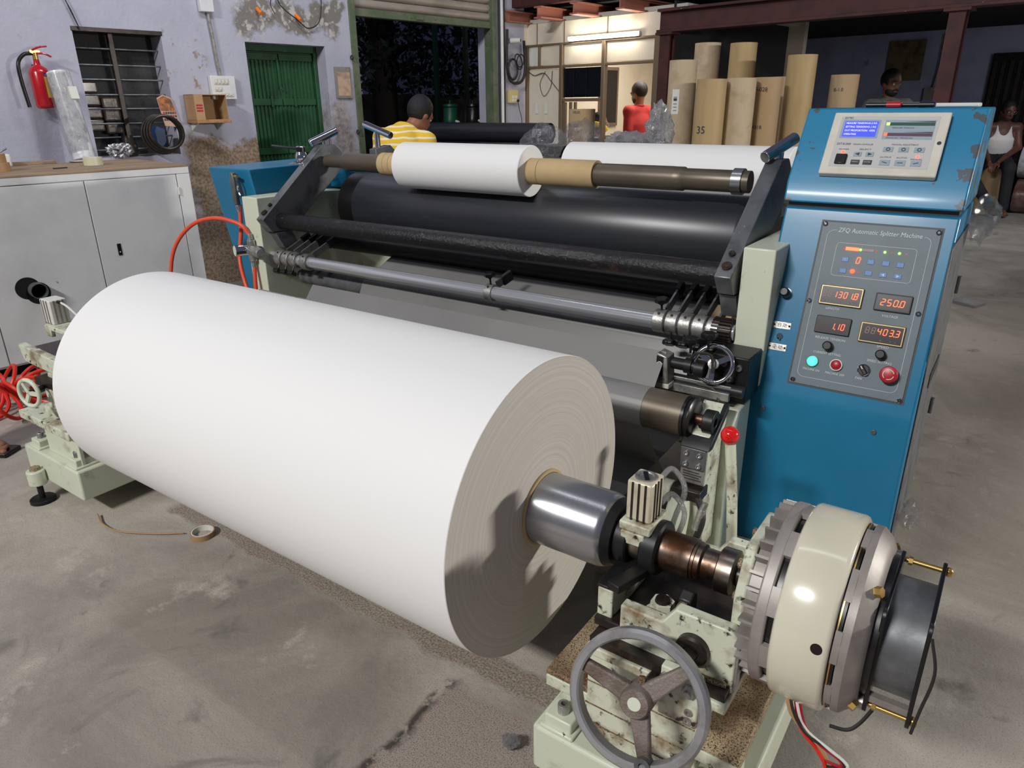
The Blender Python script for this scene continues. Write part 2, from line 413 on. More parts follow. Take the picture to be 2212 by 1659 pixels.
def ring_mat(name, cy, cz, c, c2):
    m = M(name, c, .6); nt = m.node_tree; N = nt.nodes; L = nt.links; b = N['Principled BSDF']
    g = N.new('ShaderNodeNewGeometry'); s = N.new('ShaderNodeSeparateXYZ'); L.new(g.outputs['Position'], s.inputs[0])
    cb = N.new('ShaderNodeCombineXYZ')
    for i, (k, v) in enumerate(((1, cy), (2, cz))):
        d = N.new('ShaderNodeMath'); d.operation = 'SUBTRACT'; d.inputs[1].default_value = v; L.new(s.outputs[k], d.inputs[0]); L.new(d.outputs[0], cb.inputs[i])
    ln = N.new('ShaderNodeVectorMath'); ln.operation = 'LENGTH'; L.new(cb.outputs[0], ln.inputs[0])
    n = N.new('ShaderNodeTexNoise'); n.noise_dimensions = '1D'; n.inputs['Scale'].default_value = 120; n.inputs['Detail'].default_value = 6; n.inputs['Roughness'].default_value = .7
    L.new(ln.outputs['Value'], n.inputs['W'])
    mr = N.new('ShaderNodeMapRange'); mr.inputs[1].default_value = .38; mr.inputs[2].default_value = .66; L.new(n.outputs['Fac'], mr.inputs[0])
    x = N.new('ShaderNodeMix'); x.data_type = 'RGBA'; L.new(mr.outputs[0], x.inputs[0]); x.inputs[6].default_value = lin(c)+(1,); x.inputs[7].default_value = lin(c2)+(1,)
    L.new(x.outputs[2], b.inputs['Base Color'])
    bp = N.new('ShaderNodeBump'); bp.inputs['Strength'].default_value = .35; bp.inputs['Distance'].default_value = .004; L.new(n.outputs['Fac'], bp.inputs['Height']); L.new(bp.outputs[0], b.inputs['Normal'])
    return m
m_rollend = ring_mat('wound paper edge', 1.102, .632, (204,198,189), (195,188,178))

def floor_mat():
    m = bpy.data.materials.new('stained concrete'); m.use_nodes = True; nt = m.node_tree; N = nt.nodes; L = nt.links; b = N['Principled BSDF']
    g = N.new('ShaderNodeNewGeometry')
    def noise(sc, det=8, rg=.6, st=(1,1,1), dist=0):
        mp = N.new('ShaderNodeMapping'); mp.inputs['Scale'].default_value = st; L.new(g.outputs['Position'], mp.inputs[0])
        n = N.new('ShaderNodeTexNoise'); n.inputs['Scale'].default_value = sc; n.inputs['Detail'].default_value = det; n.inputs['Roughness'].default_value = rg; n.inputs['Distortion'].default_value = dist
        L.new(mp.outputs[0], n.inputs['Vector']); return n.outputs['Fac']
    def rg(src, a, z, c=0, d=1):
        r = N.new('ShaderNodeMapRange'); r.inputs[1].default_value = a; r.inputs[2].default_value = z; r.inputs[3].default_value = c; r.inputs[4].default_value = d; L.new(src, r.inputs[0]); return r.outputs[0]
    def mix(f, a, z):
        x = N.new('ShaderNodeMix'); x.data_type = 'RGBA'; L.new(f, x.inputs[0])
        for sock, q in ((x.inputs[6], a), (x.inputs[7], z)):
            if isinstance(q, tuple): sock.default_value = lin(q)+(1,)
            else: L.new(q, sock)
        return x.outputs[2]
    def math_(op, a, z):
        x = N.new('ShaderNodeMath'); x.operation = op
        for s, q in ((x.inputs[0], a), (x.inputs[1], z)):
            if isinstance(q, (int, float)): s.default_value = q
            else: L.new(q, s)
        return x.outputs[0]
    big = noise(1.1, 9, .62, dist=.8)
    c = mix(rg(big, .40, .62), (182,175,163), (136,131,120))
    c = mix(rg(noise(2.3, 8, .65, dist=1.2), .60, .72), c, (98,95,88))           # damp dark blotches
    c = mix(rg(noise(4.5, 8, .7), .58, .75), c, (200,193,180))                    # dusty light patches
    c = mix(rg(noise(260, 3, .5), .55, .75), c, (120,113,104))                       # fine sand
    # the rough trench edge that runs along the machine and the speckled slab by the right-hand stand
    s = N.new('ShaderNodeSeparateXYZ'); L.new(g.outputs['Position'], s.inputs[0])
    wob = rg(noise(6, 5), 0, 1, -.05, .05)
    y = math_('ADD', s.outputs[1], wob); x = math_('ADD', s.outputs[0], wob)
    strip = math_('MULTIPLY', rg(y, 1.15, 1.17), rg(y, 1.25, 1.23))
    strip = math_('MULTIPLY', strip, math_('MULTIPLY', rg(x, -2.45, -2.40), rg(x, -.2, -.3)))
    grit = mix(rg(noise(170, 4), .42, .62), (164,152,138), (112,101,90))
    c = mix(strip, c, grit)
    slab = math_('MULTIPLY', rg(x, -.98, -.965), rg(y, 1.12, 1.10))
    spk = mix(rg(noise(330, 3), .5, .62), (166,154,144), (104,92,84))
    c = mix(slab, c, spk)
    edge = math_('MULTIPLY', math_('MULTIPLY', rg(x, -1.005, -.985), rg(x, -.955, -.975)), rg(y, 1.12, 1.10))
    c = mix(math_('MULTIPLY', edge, rg(noise(20, 4), .42, .52)), c, (72,66,60))
    # the far floor to the right is browner
    far = math_('MULTIPLY', rg(s.outputs[0], -.5, .2), rg(s.outputs[1], 1.6, 2.6))
    c = mix(math_('MULTIPLY', far, .55), c, (104,94,84))
    L.new(c, b.inputs['Base Color'])
    L.new(rg(big, .3, .7, .55, .85), b.inputs['Roughness'])
    bp = N.new('ShaderNodeBump'); bp.inputs['Strength'].default_value = .35; bp.inputs['Distance'].default_value = .01
    h = math_('ADD', noise(40, 8, .7), math_('MULTIPLY', strip, noise(60, 4)))
    L.new(h, bp.inputs['Height']); L.new(bp.outputs[0], b.inputs['Normal'])
    return m
m_floor = floor_mat()

def stripe_mat():
    m = M('yellow knit with white stripes', (214,176,56), .85); nt = m.node_tree; N = nt.nodes; L = nt.links; b = N['Principled BSDF']
    t = N.new('ShaderNodeTexCoord'); s = N.new('ShaderNodeSeparateXYZ'); L.new(t.outputs['Object'], s.inputs[0])
    n = N.new('ShaderNodeTexNoise'); n.inputs['Scale'].default_value = 5; L.new(t.outputs['Object'], n.inputs['Vector'])
    a = N.new('ShaderNodeMath'); a.operation = 'MULTIPLY_ADD'; L.new(n.outputs['Fac'], a.inputs[0]); a.inputs[1].default_value = .05; L.new(s.outputs[2], a.inputs[2])
    f = N.new('ShaderNodeMath'); f.operation = 'MODULO'; L.new(a.outputs[0], f.inputs[0]); f.inputs[1].default_value = .042
    g = N.new('ShaderNodeMath'); g.operation = 'LESS_THAN'; L.new(f.outputs[0], g.inputs[0]); g.inputs[1].default_value = .013
    x = N.new('ShaderNodeMix'); x.data_type = 'RGBA'; L.new(g.outputs[0], x.inputs[0]); x.inputs[6].default_value = lin((218,178,52))+(1,); x.inputs[7].default_value = lin((226,216,190))+(1,)
    L.new(x.outputs[2], b.inputs['Base Color']); return m
m_stripe = stripe_mat()
def wall_left_mat():
    m = M('lavender wall with fallen plaster', (186,186,202), .85); nt = m.node_tree; N = nt.nodes; L = nt.links; b = N['Principled BSDF']
    g = N.new('ShaderNodeNewGeometry'); mp = N.new('ShaderNodeMapping'); mp.inputs['Rotation'].default_value = (0, 0, -BROT); L.new(g.outputs['Position'], mp.inputs[0])
    s = N.new('ShaderNodeSeparateXYZ'); L.new(mp.outputs[0], s.inputs[0])          # building axes
    def noise(sc, det=7, rg=.62):
        n = N.new('ShaderNodeTexNoise'); n.inputs['Scale'].default_value = sc; n.inputs['Detail'].default_value = det; n.inputs['Roughness'].default_value = rg; L.new(mp.outputs[0], n.inputs['Vector']); return n.outputs['Fac']
    def rg(src, a, z, c=0, d=1):
        r = N.new('ShaderNodeMapRange'); r.inputs[1].default_value = a; r.inputs[2].default_value = z; r.inputs[3].default_value = c; r.inputs[4].default_value = d; L.new(src, r.inputs[0]); return r.outputs[0]
    def mth(op, a, z):
        x = N.new('ShaderNodeMath'); x.operation = op
        for q, k in ((x.inputs[0], a), (x.inputs[1], z)):
            if isinstance(k, (int, float)): q.default_value = k
            else: L.new(k, q)
        return x.outputs[0]
    def mix(f, a, z):
        x = N.new('ShaderNodeMix'); x.data_type = 'RGBA'; L.new(f, x.inputs[0])
        for sock, q in ((x.inputs[6], a), (x.inputs[7], z)):
            if isinstance(q, tuple): sock.default_value = lin(q)+(1,)
            else: L.new(q, sock)
        return x.outputs[2]
    Y, Z = s.outputs[1], s.outputs[2]
    w = rg(noise(3.5), 0, 1, -.28, .28); w2 = rg(noise(9), 0, 1, -.12, .12)
    Yw = mth('ADD', Y, w); Zw = mth('ADD', mth('ADD', Z, w), w2)
    def band(v, a, z, soft=.03): return mth('MULTIPLY', rg(v, a-soft, a+soft), rg(v, z+soft, z-soft))
    c = mix(rg(noise(1.4), .42, .75), (178,178,193), (158,158,173))
    c = mix(rg(noise(6), .66, .72), c, (150,142,132))
    # grey render patch above the door
    p1 = mth('MULTIPLY', band(Yw, 3.15, 4.15), band(Zw, 2.02, 2.27)); c = mix(p1, c, mix(rg(noise(14), .52, .6), (122,118,112), (186,182,178)))
    # tan rough plaster low down beside the door, and dirt around the pillar
    p2 = mth('MULTIPLY', band(Yw, 2.55, 3.3, .05), rg(Zw, 1.22, 1.14)); c = mix(p2, c, mix(rg(noise(45), .42, .6), (150,132,112), (108,92,78)))
    p3 = mth('MULTIPLY', band(Yw, 3.98, 4.24, .05), rg(Zw, 1.62, 1.40)); c = mix(mth('MULTIPLY', p3, .8), c, mix(rg(noise(22), .42, .6), (158,146,136), (108,98,90)))
    p4 = mth('MULTIPLY', band(Yw, 2.55, 2.92, .04), mth('MULTIPLY', rg(noise(7), .57, .62), band(Zw, 1.6, 2.05))); c = mix(p4, c, (146,132,116))
    L.new(c, b.inputs['Base Color'])
    bp = N.new('ShaderNodeBump'); bp.inputs['Strength'].default_value = .4; bp.inputs['Distance'].default_value = .01; L.new(noise(30), bp.inputs['Height']); L.new(bp.outputs[0], b.inputs['Normal'])
    return m
m_wl = wall_left_mat()

# ================================================================== the setting
K = 1.0909
def wz(z): return 1.42+(z-1.42)*K
XW = -6.0                                           # face of the left-hand wall in building axes
S('floor', G().box(-14, 12, -6, 20, -.1, 0), m_floor, 'stained concrete workshop floor', sm=0)
# --- left wall with its window, door and shutter openings
g = G(); t0, t1 = XW-.25, XW
for y0, y1, z0, z1 in ((-5, 1.931, 0, 4.6), (1.931, 2.54, 0, 1.085), (1.931, 2.54, 1.94, 4.6), (2.54, 3.213, 0, 4.6), (3.213, 3.971, 1.929, 4.6),
                       (3.971, 4.262, 0, 4.6), (4.262, 6.131, 3.3, 4.6), (6.131, 6.62, 0, 4.6)):
    g.box(t0, t1, y0, y1, z0, z1)
S('wall_left', g, m_wl, 'lavender distempered left wall with fallen plaster', bf=True, sm=0)
# --- window: iron bars in a bare opening, dusty stock behind
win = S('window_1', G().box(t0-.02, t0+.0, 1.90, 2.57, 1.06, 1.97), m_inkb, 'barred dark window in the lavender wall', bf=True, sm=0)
S('window_mesh', G().box(t1-.20, t1-.195, 1.931, 2.54, 1.085, 1.94), M('dusty wire mesh', (66,66,66), .9, c2=(52,52,53), scale=200, lo=.45, hi=.55), bf=True, parent=win, sm=0)
S('window_sill', G().box(t0-.6, t1-.02, 1.931, 2.54, 1.075, 1.09), m_render, bf=True, parent=win, sm=0)
zb = [1.80, 1.70, 1.61, 1.515, 1.425, 1.33, 1.24, 1.16]
for z in zb:
    zz = wz(z); S('window_bar', G().cyl((t1-.10, 1.925, zz), (t1-.10, 2.545, zz), .006, n=8), m_gun, bf=True, parent=win)
S('window_mullion', G().box(t1-.125, t1-.085, 2.19, 2.225, 1.085, 1.94), m_oil, bf=True, parent=win, bev=.003)
S('window_lintel', G().box(t1-.2, t1+.005, 1.925, 2.55, 1.935, 1.965), m_oil, bf=True, parent=win, bev=.003)
# --- green double door, ribbed sheet steel
door = S('door_1', G().box(t0+.05, t0+.07, 3.20, 3.98, 0, 1.93), m_gdoor, 'green ribbed steel double door beside the shutter', bf=True, sm=0)
xd = t0+.07
for y0, y1 in ((3.205, 3.245), (3.935, 3.975)): S('door_jamb', G().box(xd-.02, xd+.04, y0, y1, 0, 1.93), m_gdoor, bf=True, parent=door, bev=.004)
S('door_head', G().box(xd-.02, xd+.04, 3.213, 3.971, 1.875, 1.93), m_gdoor, bf=True, parent=door, bev=.004)
for k, (a, z) in enumerate(((3.25, 3.588), (3.596, 3.93))):
    for zr in (1.835, 1.47, 1.06, .60, .05): S('door_rail', G().box(xd, xd+.022, a, z, zr-.028, zr+.028), m_gdoor, bf=True, parent=door, bev=.003)
    n = 9
    for i in range(n):
        yy = a+.02+(z-a-.04)*i/(n-1)
        S('door_rib', G().prism([(xd, yy-.013), (xd, yy+.013), (xd+.013, yy+.006), (xd+.013, yy-.006)], 'z', .05, 1.83), m_gdoor, bf=True, parent=door)
    S('door_hasp', G().box(xd+.02, xd+.036, (3.47 if k == 0 else 3.70), (3.49 if k == 0 else 3.72), 1.43, 1.52), m_gdoor, bf=True, parent=door, bev=.002)
S('door_bolt', G().cyl((xd+.035, 3.57, 1.82), (xd+.035, 3.57, 1.57), .008, n=8).cyl((xd+.035, 3.57, 1.59), (xd+.05, 3.59, 1.57), .006, n=8), m_gdoor, bf=True, parent=door)
# --- roller shutter, pulled up
sh = T('roller_shutter', 'grey roller shutter half raised over the dark yard opening', 'shutter', (XW-.1, 5.2, 2.2), bf=True)
for y0, y1 in ((4.255, 4.325), (6.105, 6.165)):
    O('guide_rail', G().box(XW-.12, XW+.012, y0, y1, 0, 3.3), m_gpost, sh, bf=True, bev=.004)
O('bottom_rail', G().box(XW-.10, XW-.02, 4.31, 6.12, 2.20, 2.268), m_gpost, sh, bf=True, bev=.006)
for i in range(12):
    z = 2.27+i*.085
    pr = [(XW-.075, z), (XW-.045, z+.012), (XW-.032, z+.042), (XW-.045, z+.073), (XW-.075, z+.083), (XW-.085, z+.042)]
    O('slat', G().prism(pr, 'y', 4.31, 6.12), m_shut, sh, bf=True, sm=60)
O('lock', G().box(XW-.02, XW-.005, 5.06, 5.15, 2.215, 2.25), m_gpost, sh, bf=True, bev=.003)
for z in (1.845, 1.20):
    O('shutter_hook', G().torus((XW+.03, 4.235, z), (0, 1, 0), .018, .006, 16, 6), m_oil, bf=True, label='rusty iron ring %s on the shutter post' % ('high' if z > 1.5 else 'low'), cat='hook')
# --- outside the shutter: yard, compound wall, trees
S('yard_ground', G().box(-16, t0, -2, 14, -.12, -.02), m_soil, 'dark yard outside the shutter', bf=True, sm=0)
S('wall_yard', G().box(-9.6, -9.4, 1, 14, -.02, 1.60), m_cwall, 'low concrete compound wall outside', bf=True, sm=0)
for y, x in ((6.51, -7.4), (7.03, -7.4)):
    S('yard_post', G().box(x-.03, x+.03, y-.022, y+.022, -.02, 3.2), m_green if y < 7 else m_gpost, 'steel post in the yard', bf=True, bev=.004)
def tree(bx, by, h, r, nl, label, lo, sp):
    t = T('tree', label, 'tree', (bx, by, -.02), 'trees in the yard', True)
    g = G(); g.tube([(bx, by, -.02), (bx+.06, by-.03, h*.3), (bx-.05, by+.05, h*.6), (bx+.05, by, h)], r, 10)
    for k in range(6):
        a = k*1.1; z = h*(.38+.09*k); g.tube([(bx, by, z), (bx+.4*sp*math.cos(a), by+.4*sp*math.sin(a), z+.3), (bx+.9*sp*math.cos(a), by+.9*sp*math.sin(a), z+.35)], r*.2, 6)
    O('trunk', g, m_bark, t, bf=True)
    g = G()
    for _ in range(nl):
        a = random.uniform(0, 2*PI); q = sp*math.sqrt(random.uniform(.02, 1)); z = random.uniform(lo, h+.8)
        c = np.array([bx+q*math.cos(a), by+q*math.sin(a), z]); u = nrm(rng.normal(size=3)); v = nrm(np.cross(u, rng.normal(size=3))); L = random.uniform(.07, .17)
        wv = L*.42
        g.add([c-u*L/2, c+v*wv/2, c+u*L/2, c-v*wv/2], [(0, 1, 2, 3)])
    O('foliage', g, m_leaf, t, bf=True, sm=0, kind='stuff')
tree(-8.4, 6.43, 4.0, .17, 4200, 'thick dark tree trunk nearest the shutter opening', 1.62, .92)
tree(-8.35, 8.3, 3.8, .09, 4200, 'leafy tree behind the steel posts in the yard', 1.55, .92)
tree(-12.4, 8.4, 4.6, .12, 4200, 'far tree beyond the compound wall', 1.2, 1.9)
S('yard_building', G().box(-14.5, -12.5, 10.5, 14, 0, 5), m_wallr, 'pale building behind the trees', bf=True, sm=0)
# --- office partition at the end of the bay
YO = 6.655
def ox(x): return x*K
off = S('wall_office', G().box(XW, ox(-3.85), YO+.02, YO+.05, wz(2.0), wz(2.20)), m_part, 'ivory boarded office partition with brown frames', bf=True, sm=0)
def opart(n, x0, x1, z0, z1, m, y0=YO, y1=YO+.04, bev=.003): return S(n, G().box(x0, x1, y0, y1, z0, z1), m, bf=True, parent=off, bev=bev)
xm = [ox(-5.016), ox(-4.489), ox(-3.922)]
for x, wd in ((xm[0], .022), (xm[1], .022), (XW+.02, .02)): opart('mullion', x-wd, x+wd, 0, wz(2.0), m_frameb, YO-.02)
opart('mullion', ox(-3.922), ox(-3.85), 0, wz(2.0), m_frameb, YO-.02)
for z0, z1 in ((1.985, 2.005), (1.775, 1.80)): opart('transom', XW, ox(-3.85), wz(z0), wz(z1), m_frameb, YO-.018)
opart('transom', xm[0], xm[1], wz(1.455), wz(1.485), m_frameb, YO-.018)
for x0, x1, m in ((XW+.02, ox(-5.325), m_whitep), (ox(-5.30), xm[0]-.02, m_part), (xm[0]+.03, xm[1]-.03, m_part), (xm[1]+.03, xm[2]-.01, m_part)):
    opart('panel', x0, x1, wz(1.805), wz(1.98), m, YO+.005, YO+.02)
opart('mullion', ox(-5.325), ox(-5.30), wz(1.78), wz(2.0), m_frameb, YO-.015)
opart('panel', XW+.04, xm[0]-.02, .9, wz(1.77), m_part, YO+.005, YO+.02)
opart('panel', XW+.04, xm[0]-.02, .02, .88, m_part, YO+.005, YO+.02)
for x in (-5.36, -5.0, -4.47): S('panel_joint', G().box(ox(x)-.004, ox(x)+.004, YO+.012, YO+.024, wz(2.0), wz(2.2)), m_frameb, bf=True, parent=off)
opart('window_pane', xm[0]+.02, xm[1]-.02, wz(1.495), wz(1.768), m_glass, YO+.012, YO+.018, 0)
for x in (-4.86, -4.70): S('window_stile', G().box(ox(x)-.006, ox(x)+.006, YO+.004, YO+.012, wz(1.495), wz(1.768)), m_blackp, bf=True, parent=off)
for x in (-4.97, -4.90, -4.84): S('window_stile', G().box(ox(x)-.012, ox(x)+.012, YO, YO+.03, .9, wz(1.45)), m_frameb, bf=True, parent=off)
opart('lower_panel', xm[0]+.02, xm[1]-.02, .02, .9, m_part, YO, YO+.03)
# office interior
S('wall_office_back', G().box(XW, -3.9, 9.3, 9.4, 0, 2.4), m_part, 'cream back wall inside the lit office', bf=True, sm=0)
ws = S('wall_office_side', G().box(-4.19, -4.12, 6.70, 9.4, 0, 2.3), m_part, 'side wall of the lit office', bf=True, sm=0)
S('outer_board', G().box(-4.12, -4.10, 6.70, 9.4, 0, 2.35), M('dark outer board', (44,45,48), .8), bf=True, parent=ws, sm=0)
S('ceiling_office', G().box(XW, -3.98, YO+.06, 9.4, 2.28, 2.32), m_whitep, 'white office ceiling', bf=True, sm=0)
S('wall_office_left', G().box(XW-.06, XW, 6.62, 9.4, 0, 2.4), m_part, 'cream left wall inside the lit office', bf=True, sm=0)
d2 = S('window_2', G().box(XW, XW+.03, 8.05, 8.46, 1.16, 1.88), m_frameb, 'brown framed dark window inside the office', bf=True, bev=.004)
S('window_pane', G().box(XW+.03, XW+.034, 8.09, 8.42, 1.20, 1.84), m_glass, bf=True, parent=d2)
lamp('office_lamp', bw((-5.0, 8.0, 2.25)), bw((-5.0, 8.0, 0)), 1.1, .12, 26, (1, .95, .86))
lamp('mezzanine_fill_light', bw((-.6, 9.6, 2.36)), bw((-.6, 10.2, 0)), 1.2, .12, 30, (.9, .93, 1))  # added unseen fill, lifts the back wall and figures under the deck
# fluorescent tubes over the office front (real lamp with its own light)
tl = T('tube_light', 'glowing white fluorescent batten over the office front', 'lamp', (ox(-4.5), YO-.05, wz(2.01)), bf=True)
m_tube = M('fluorescent tube', (255,250,235), .4, emis=(255,246,226), es=34)
for x0, x1 in ((-4.889, -4.51), (-4.48, -4.10)):
    O('tube', G().cyl((ox(x0), YO-.055, wz(2.03)), (ox(x1), YO-.055, wz(2.03)), .016, n=12), m_tube, tl, bf=True)
    O('batten', G().box(ox(x0)-.02, ox(x1)+.02, YO-.035, YO+.0, wz(2.005), wz(2.05)), m_whitep, tl, bf=True, bev=.003)
# --- mezzanine: purlins, deck, long red beam and columns
for x in (-5.50, -5.06, -4.62, -4.10):
    xx = ox(x); g = G().box(xx-.05, xx+.05, 6.30, 9.5, 2.275, 2.29).box(xx-.05, xx+.05, 6.30, 9.5, 2.375, 2.39).box(xx-.006, xx+.006, 6.30, 9.5, 2.29, 2.375)
    S('purlin', g, m_pink, 'red oxide purlin end over the office light', bf=True)
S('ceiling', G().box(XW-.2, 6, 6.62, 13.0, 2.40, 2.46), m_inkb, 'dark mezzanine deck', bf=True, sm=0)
bx0, bx1 = ox(-3.83), 4.0
S('beam_1', G().box(bx0, bx1, 6.5, 6.64, 2.06, 2.085).box(bx0, bx1, 6.5, 6.64, 2.24, 2.265).box(bx0, bx1, 6.56, 6.58, 2.085, 2.24), m_redbeam, 'long red oxide steel beam under the mezzanine', bf=True, bev=.003)
S('beam_2', G().box(XW, 4.0, 6.42, 6.52, 2.42, 2.62), m_redbeam, 'upper steel edge beam of the mezzanine', bf=True, bev=.003)
for i in range(9):
    x = -5.6+i*.95; S('mezzanine_post', G().box(x-.03, x+.03, 6.5, 6.56, 2.62, 3.5), m_oil, 'dark handrail post of the mezzanine', bf=True)
for x, lab in ((-4.09, 'dark red steel column beside the office'), (-1.61, 'chipped red steel column behind the console')):
    S('column_1' if x < -3 else 'column_2', G().box(x-.055, x+.055, 6.52, 6.545, 0, 2.06).box(x-.055, x+.055, 6.60, 6.625, 0, 2.06).box(x-.01, x+.01, 6.545, 6.60, 0, 2.06).box(x-.09, x+.09, 6.49, 6.65, 2.04, 2.06), m_redbeam, lab, bf=True)
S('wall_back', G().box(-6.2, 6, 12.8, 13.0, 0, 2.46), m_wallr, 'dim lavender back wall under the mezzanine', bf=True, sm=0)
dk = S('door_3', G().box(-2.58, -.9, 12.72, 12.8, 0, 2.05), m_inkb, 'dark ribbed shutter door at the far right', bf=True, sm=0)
for i in range(16): S('door_rib', G().box(-2.55+i*.10, -2.50+i*.10, 12.70, 12.72, .1, 1.95), m_oil, bf=True, parent=dk)

# ================================================================== slitting machine
XLi, XRi = -2.60, -.585                            # inner faces of the two side frames
mc = T('slitting_machine', 'pale green slitting and rewinding machine with dark rollers across the workshop', 'machine', (-1.6, 2.2, 0))
prof = [(1.88, .2), (1.88, .60), (1.90, 1.07), (2.12, 1.07), (2.30, 1.02), (2.75, 1.02), (2.85, .6), (2.85, .2)]
O('side_frame', G().prism([(1.86, .2), (1.86, 1.075), (2.16, 1.075), (2.42, 1.06), (2.85, 1.02), (2.9, .2)], 'x', -2.70, XLi), m_pale, mc, bev=.004)
O('side_frame', G().prism([(1.90, .2), (1.90, 1.065), (2.85, 1.065), (2.9, .2)], 'x', XRi, -.50), m_pale, mc, bev=.004)
for x0, x1 in ((-2.95, -2.55), (-.62, -.205)):
    O('base_beam', G().box(x0, x1, 1.45, 3.0, .06, .2), m_pale2, mc, bev=.006)
O('cross_member', G().box(XLi, XRi, 2.3, 2.42, .25, .42), m_pale2, mc, bev=.004)
# swing arms carrying the front rewind shaft
arm = [(1.845, .99), (1.885, .935), (1.99, .93), (2.15, 1.05), (2.30, 1.16), (2.31, 1.235), (2.27, 1.268), (2.20, 1.268)]
for x0, x1 in ((XLi+.0, XLi+.045), (XRi-.055, XRi-.008)):
    a = O('swing_arm', G().prism(arm, 'x', x0, x1), m_armst, mc, bev=.003)
    xm_ = (x0+x1)/2
    dn = nrm((0, -.64, .77))
    for y, z, r in ((1.872, .965+.052, .011), (1.905, 1.045, .007)):
        O('arm_bolt', G().lathe([(-.004, r*1.25), (.001, r*1.25), (.001, r), (-.001, r*.55)], (xm_, y, z), dn, 16), m_oil, a)
    O('arm_foot', G().prism([(1.90, .93), (1.985, .93), (2.02, .86), (1.94, .86)], 'x', x0, x1), m_armst, a, bev=.002)
    # chrome clamp handle on the arm top
    s = 1
    O('clamp_post', G().cyl((xm_, 2.235, 1.262), (xm_, 2.235, 1.30), .011).cyl((xm_+.0, 2.262, 1.262), (xm_, 2.262, 1.293), .008), m_chrome, a)
    O('clamp_handle', G().cyl((xm_-.02, 2.17, 1.275), (xm_+.03, 2.28, 1.325), .017), m_chrome, a, bev=.002)
# rewind shaft, drum, bars
O('rewind_shaft', G().lathe([(0, .026), (.10, .026), (.13, .0375), (1.62, .0375), (1.63, .037), (1.66, .037), (1.665, .033), (1.87, .033)], (XLi+.045, 2.22, 1.20), (1, 0, 0), 40), m_brown, mc)
O('shaft_collar', G().pipe((-.735, 2.22, 1.2), (-.705, 2.22, 1.2), .0392, .03), m_steel, mc)
O('drum_roller', G().lathe([(0, .05), (.02, .05), (.02, .138), (.03, .142), (.10, .142), (.101, .1425), (1.80, .1425), (1.81, .138), (1.81, .05), (1.83, .05)], (-2.52, 2.345, 1.003), (1, 0, 0), 96), m_black, mc)
O('drum_sleeve', G().lathe([(0, .139), (.004, .1434), (.086, .1434), (.09, .1425)], (-2.50, 2.345, 1.003), (1, 0, 0), 80, caps=False), m_blackp, mc)
O('rear_drum_roller', G().lathe([(0, .13), (1.8, .13)], (-2.5, 2.68, .99), (1, 0, 0), 64), m_black, mc)
O('tie_bar', G().lathe([(0, .034), (1.5, .034), (1.502, .0335), (1.56, .0335), (1.562, .034), (1.915, .034)], (XLi+.045, 1.94, .975), (1, 0, 0), 40), m_rusty, mc)
O('knife_shaft', G().cx(XLi, XRi, 1.905, .826, .0225, 40), m_knife, mc)
O('knife_shaft_back', G().cx(XLi, XRi, 1.955, .80, .0175, 32), m_knife, mc)
O('shaft_gear', G().lathe([(0, .03), (.055, .03)], (XRi-.06, 1.905, .826), (1, 0, 0), 24), m_oil, mc)
for k in range(22):
    a = 2*PI*k/22; O('gear_tooth', G().obox((XRi-.0325, 1.905+.033*math.cos(a), .826+.033*math.sin(a)), (1,0,0), (0, math.cos(a), math.sin(a)), (0, -math.sin(a), math.cos(a)), .027, .005, .0028), m_oil, mc)
# shaft mounts (holder rings with arms, knobs)
def knob(c, ax, r, parent, name='knob'):
    u, v, a = frame(ax); c = np.array(c, float); P = []; n = 36
    prof = [(0, .35), (.3, .4), (.35, .9), (.5, 1), (.95, 1), (1.1, .85)]
    g = G(); F = []
    for h, q in prof:
        for k in range(n):
            t = 2*PI*k/n; rr = r*q*(1+(.09*math.cos(6*t) if q > .8 else 0)); P.append(c+a*h*r+rr*(u*math.cos(t)+v*math.sin(t)))
    m = len(prof)
    for i in range(m-1):
        for k in range(n): F.append((i*n+k, i*n+(k+1) % n, (i+1)*n+(k+1) % n, (i+1)*n+k))
    F.append(tuple(range(n))[::-1]); F.append(tuple((m-1)*n+k for k in range(n)))
    g.add(P, F); g.cyl(c-a*r*1.1, c, r*.18, n=8)
    return O(name, g, m_blackp, parent)
def holder(x, wd, slope, armlen, kn, r=.033):
    h = O('holder_ring', G().pipe((x, 1.905, .826), (x+wd, 1.905, .826), r, .0226, 36), m_alu, mc, bev=.0015)
    O('set_screw', G().lathe([(0, .004), (.002, .004), (.002, .002), (.0, .002)], (x+wd/2, 1.905-r*.62, .826+r*.78), (0, -.62, .78), 12), m_oil, h)
    if armlen:
        c = np.array([x+wd*.55, 1.905+.03, .826+.02]); d = nrm((slope, .9, .38))
        O('knife_arm', G().obox(c+d*armlen/2, d, nrm(np.cross(d, (1,0,0))), np.cross(d, nrm(np.cross(d, (1,0,0)))), armlen/2, .014, .0035), m_armst, h, bev=.001)
        e = c+d*armlen
        O('knife_clip', G().obox(e, d, nrm(np.cross(d, (1,0,0))), np.cross(d, nrm(np.cross(d, (1,0,0)))), .022, .018, .008), m_blackm, h, bev=.002)
    if kn == 'down': knob((x+wd*.6, 1.905-.03, .826-.038), (.1, -.5, -.85), .019, h)
    elif kn == 'up': knob((x+wd*.5, 1.90, .826+.05), (-.05, -.1, 1), .019, h)
for i in range(4): holder(-2.555+i*.047 + (.02 if i == 3 else 0), .036, .05, .11, 'down' if i < 3 else None)
holder(-1.445, .03, .25, .05, 'up', .029)
holder(-.822, .034, -.05, .12, 'up', .034)
for i in range(4): holder(-.782+i*.041, .034, -.02, .125, 'down', .034)
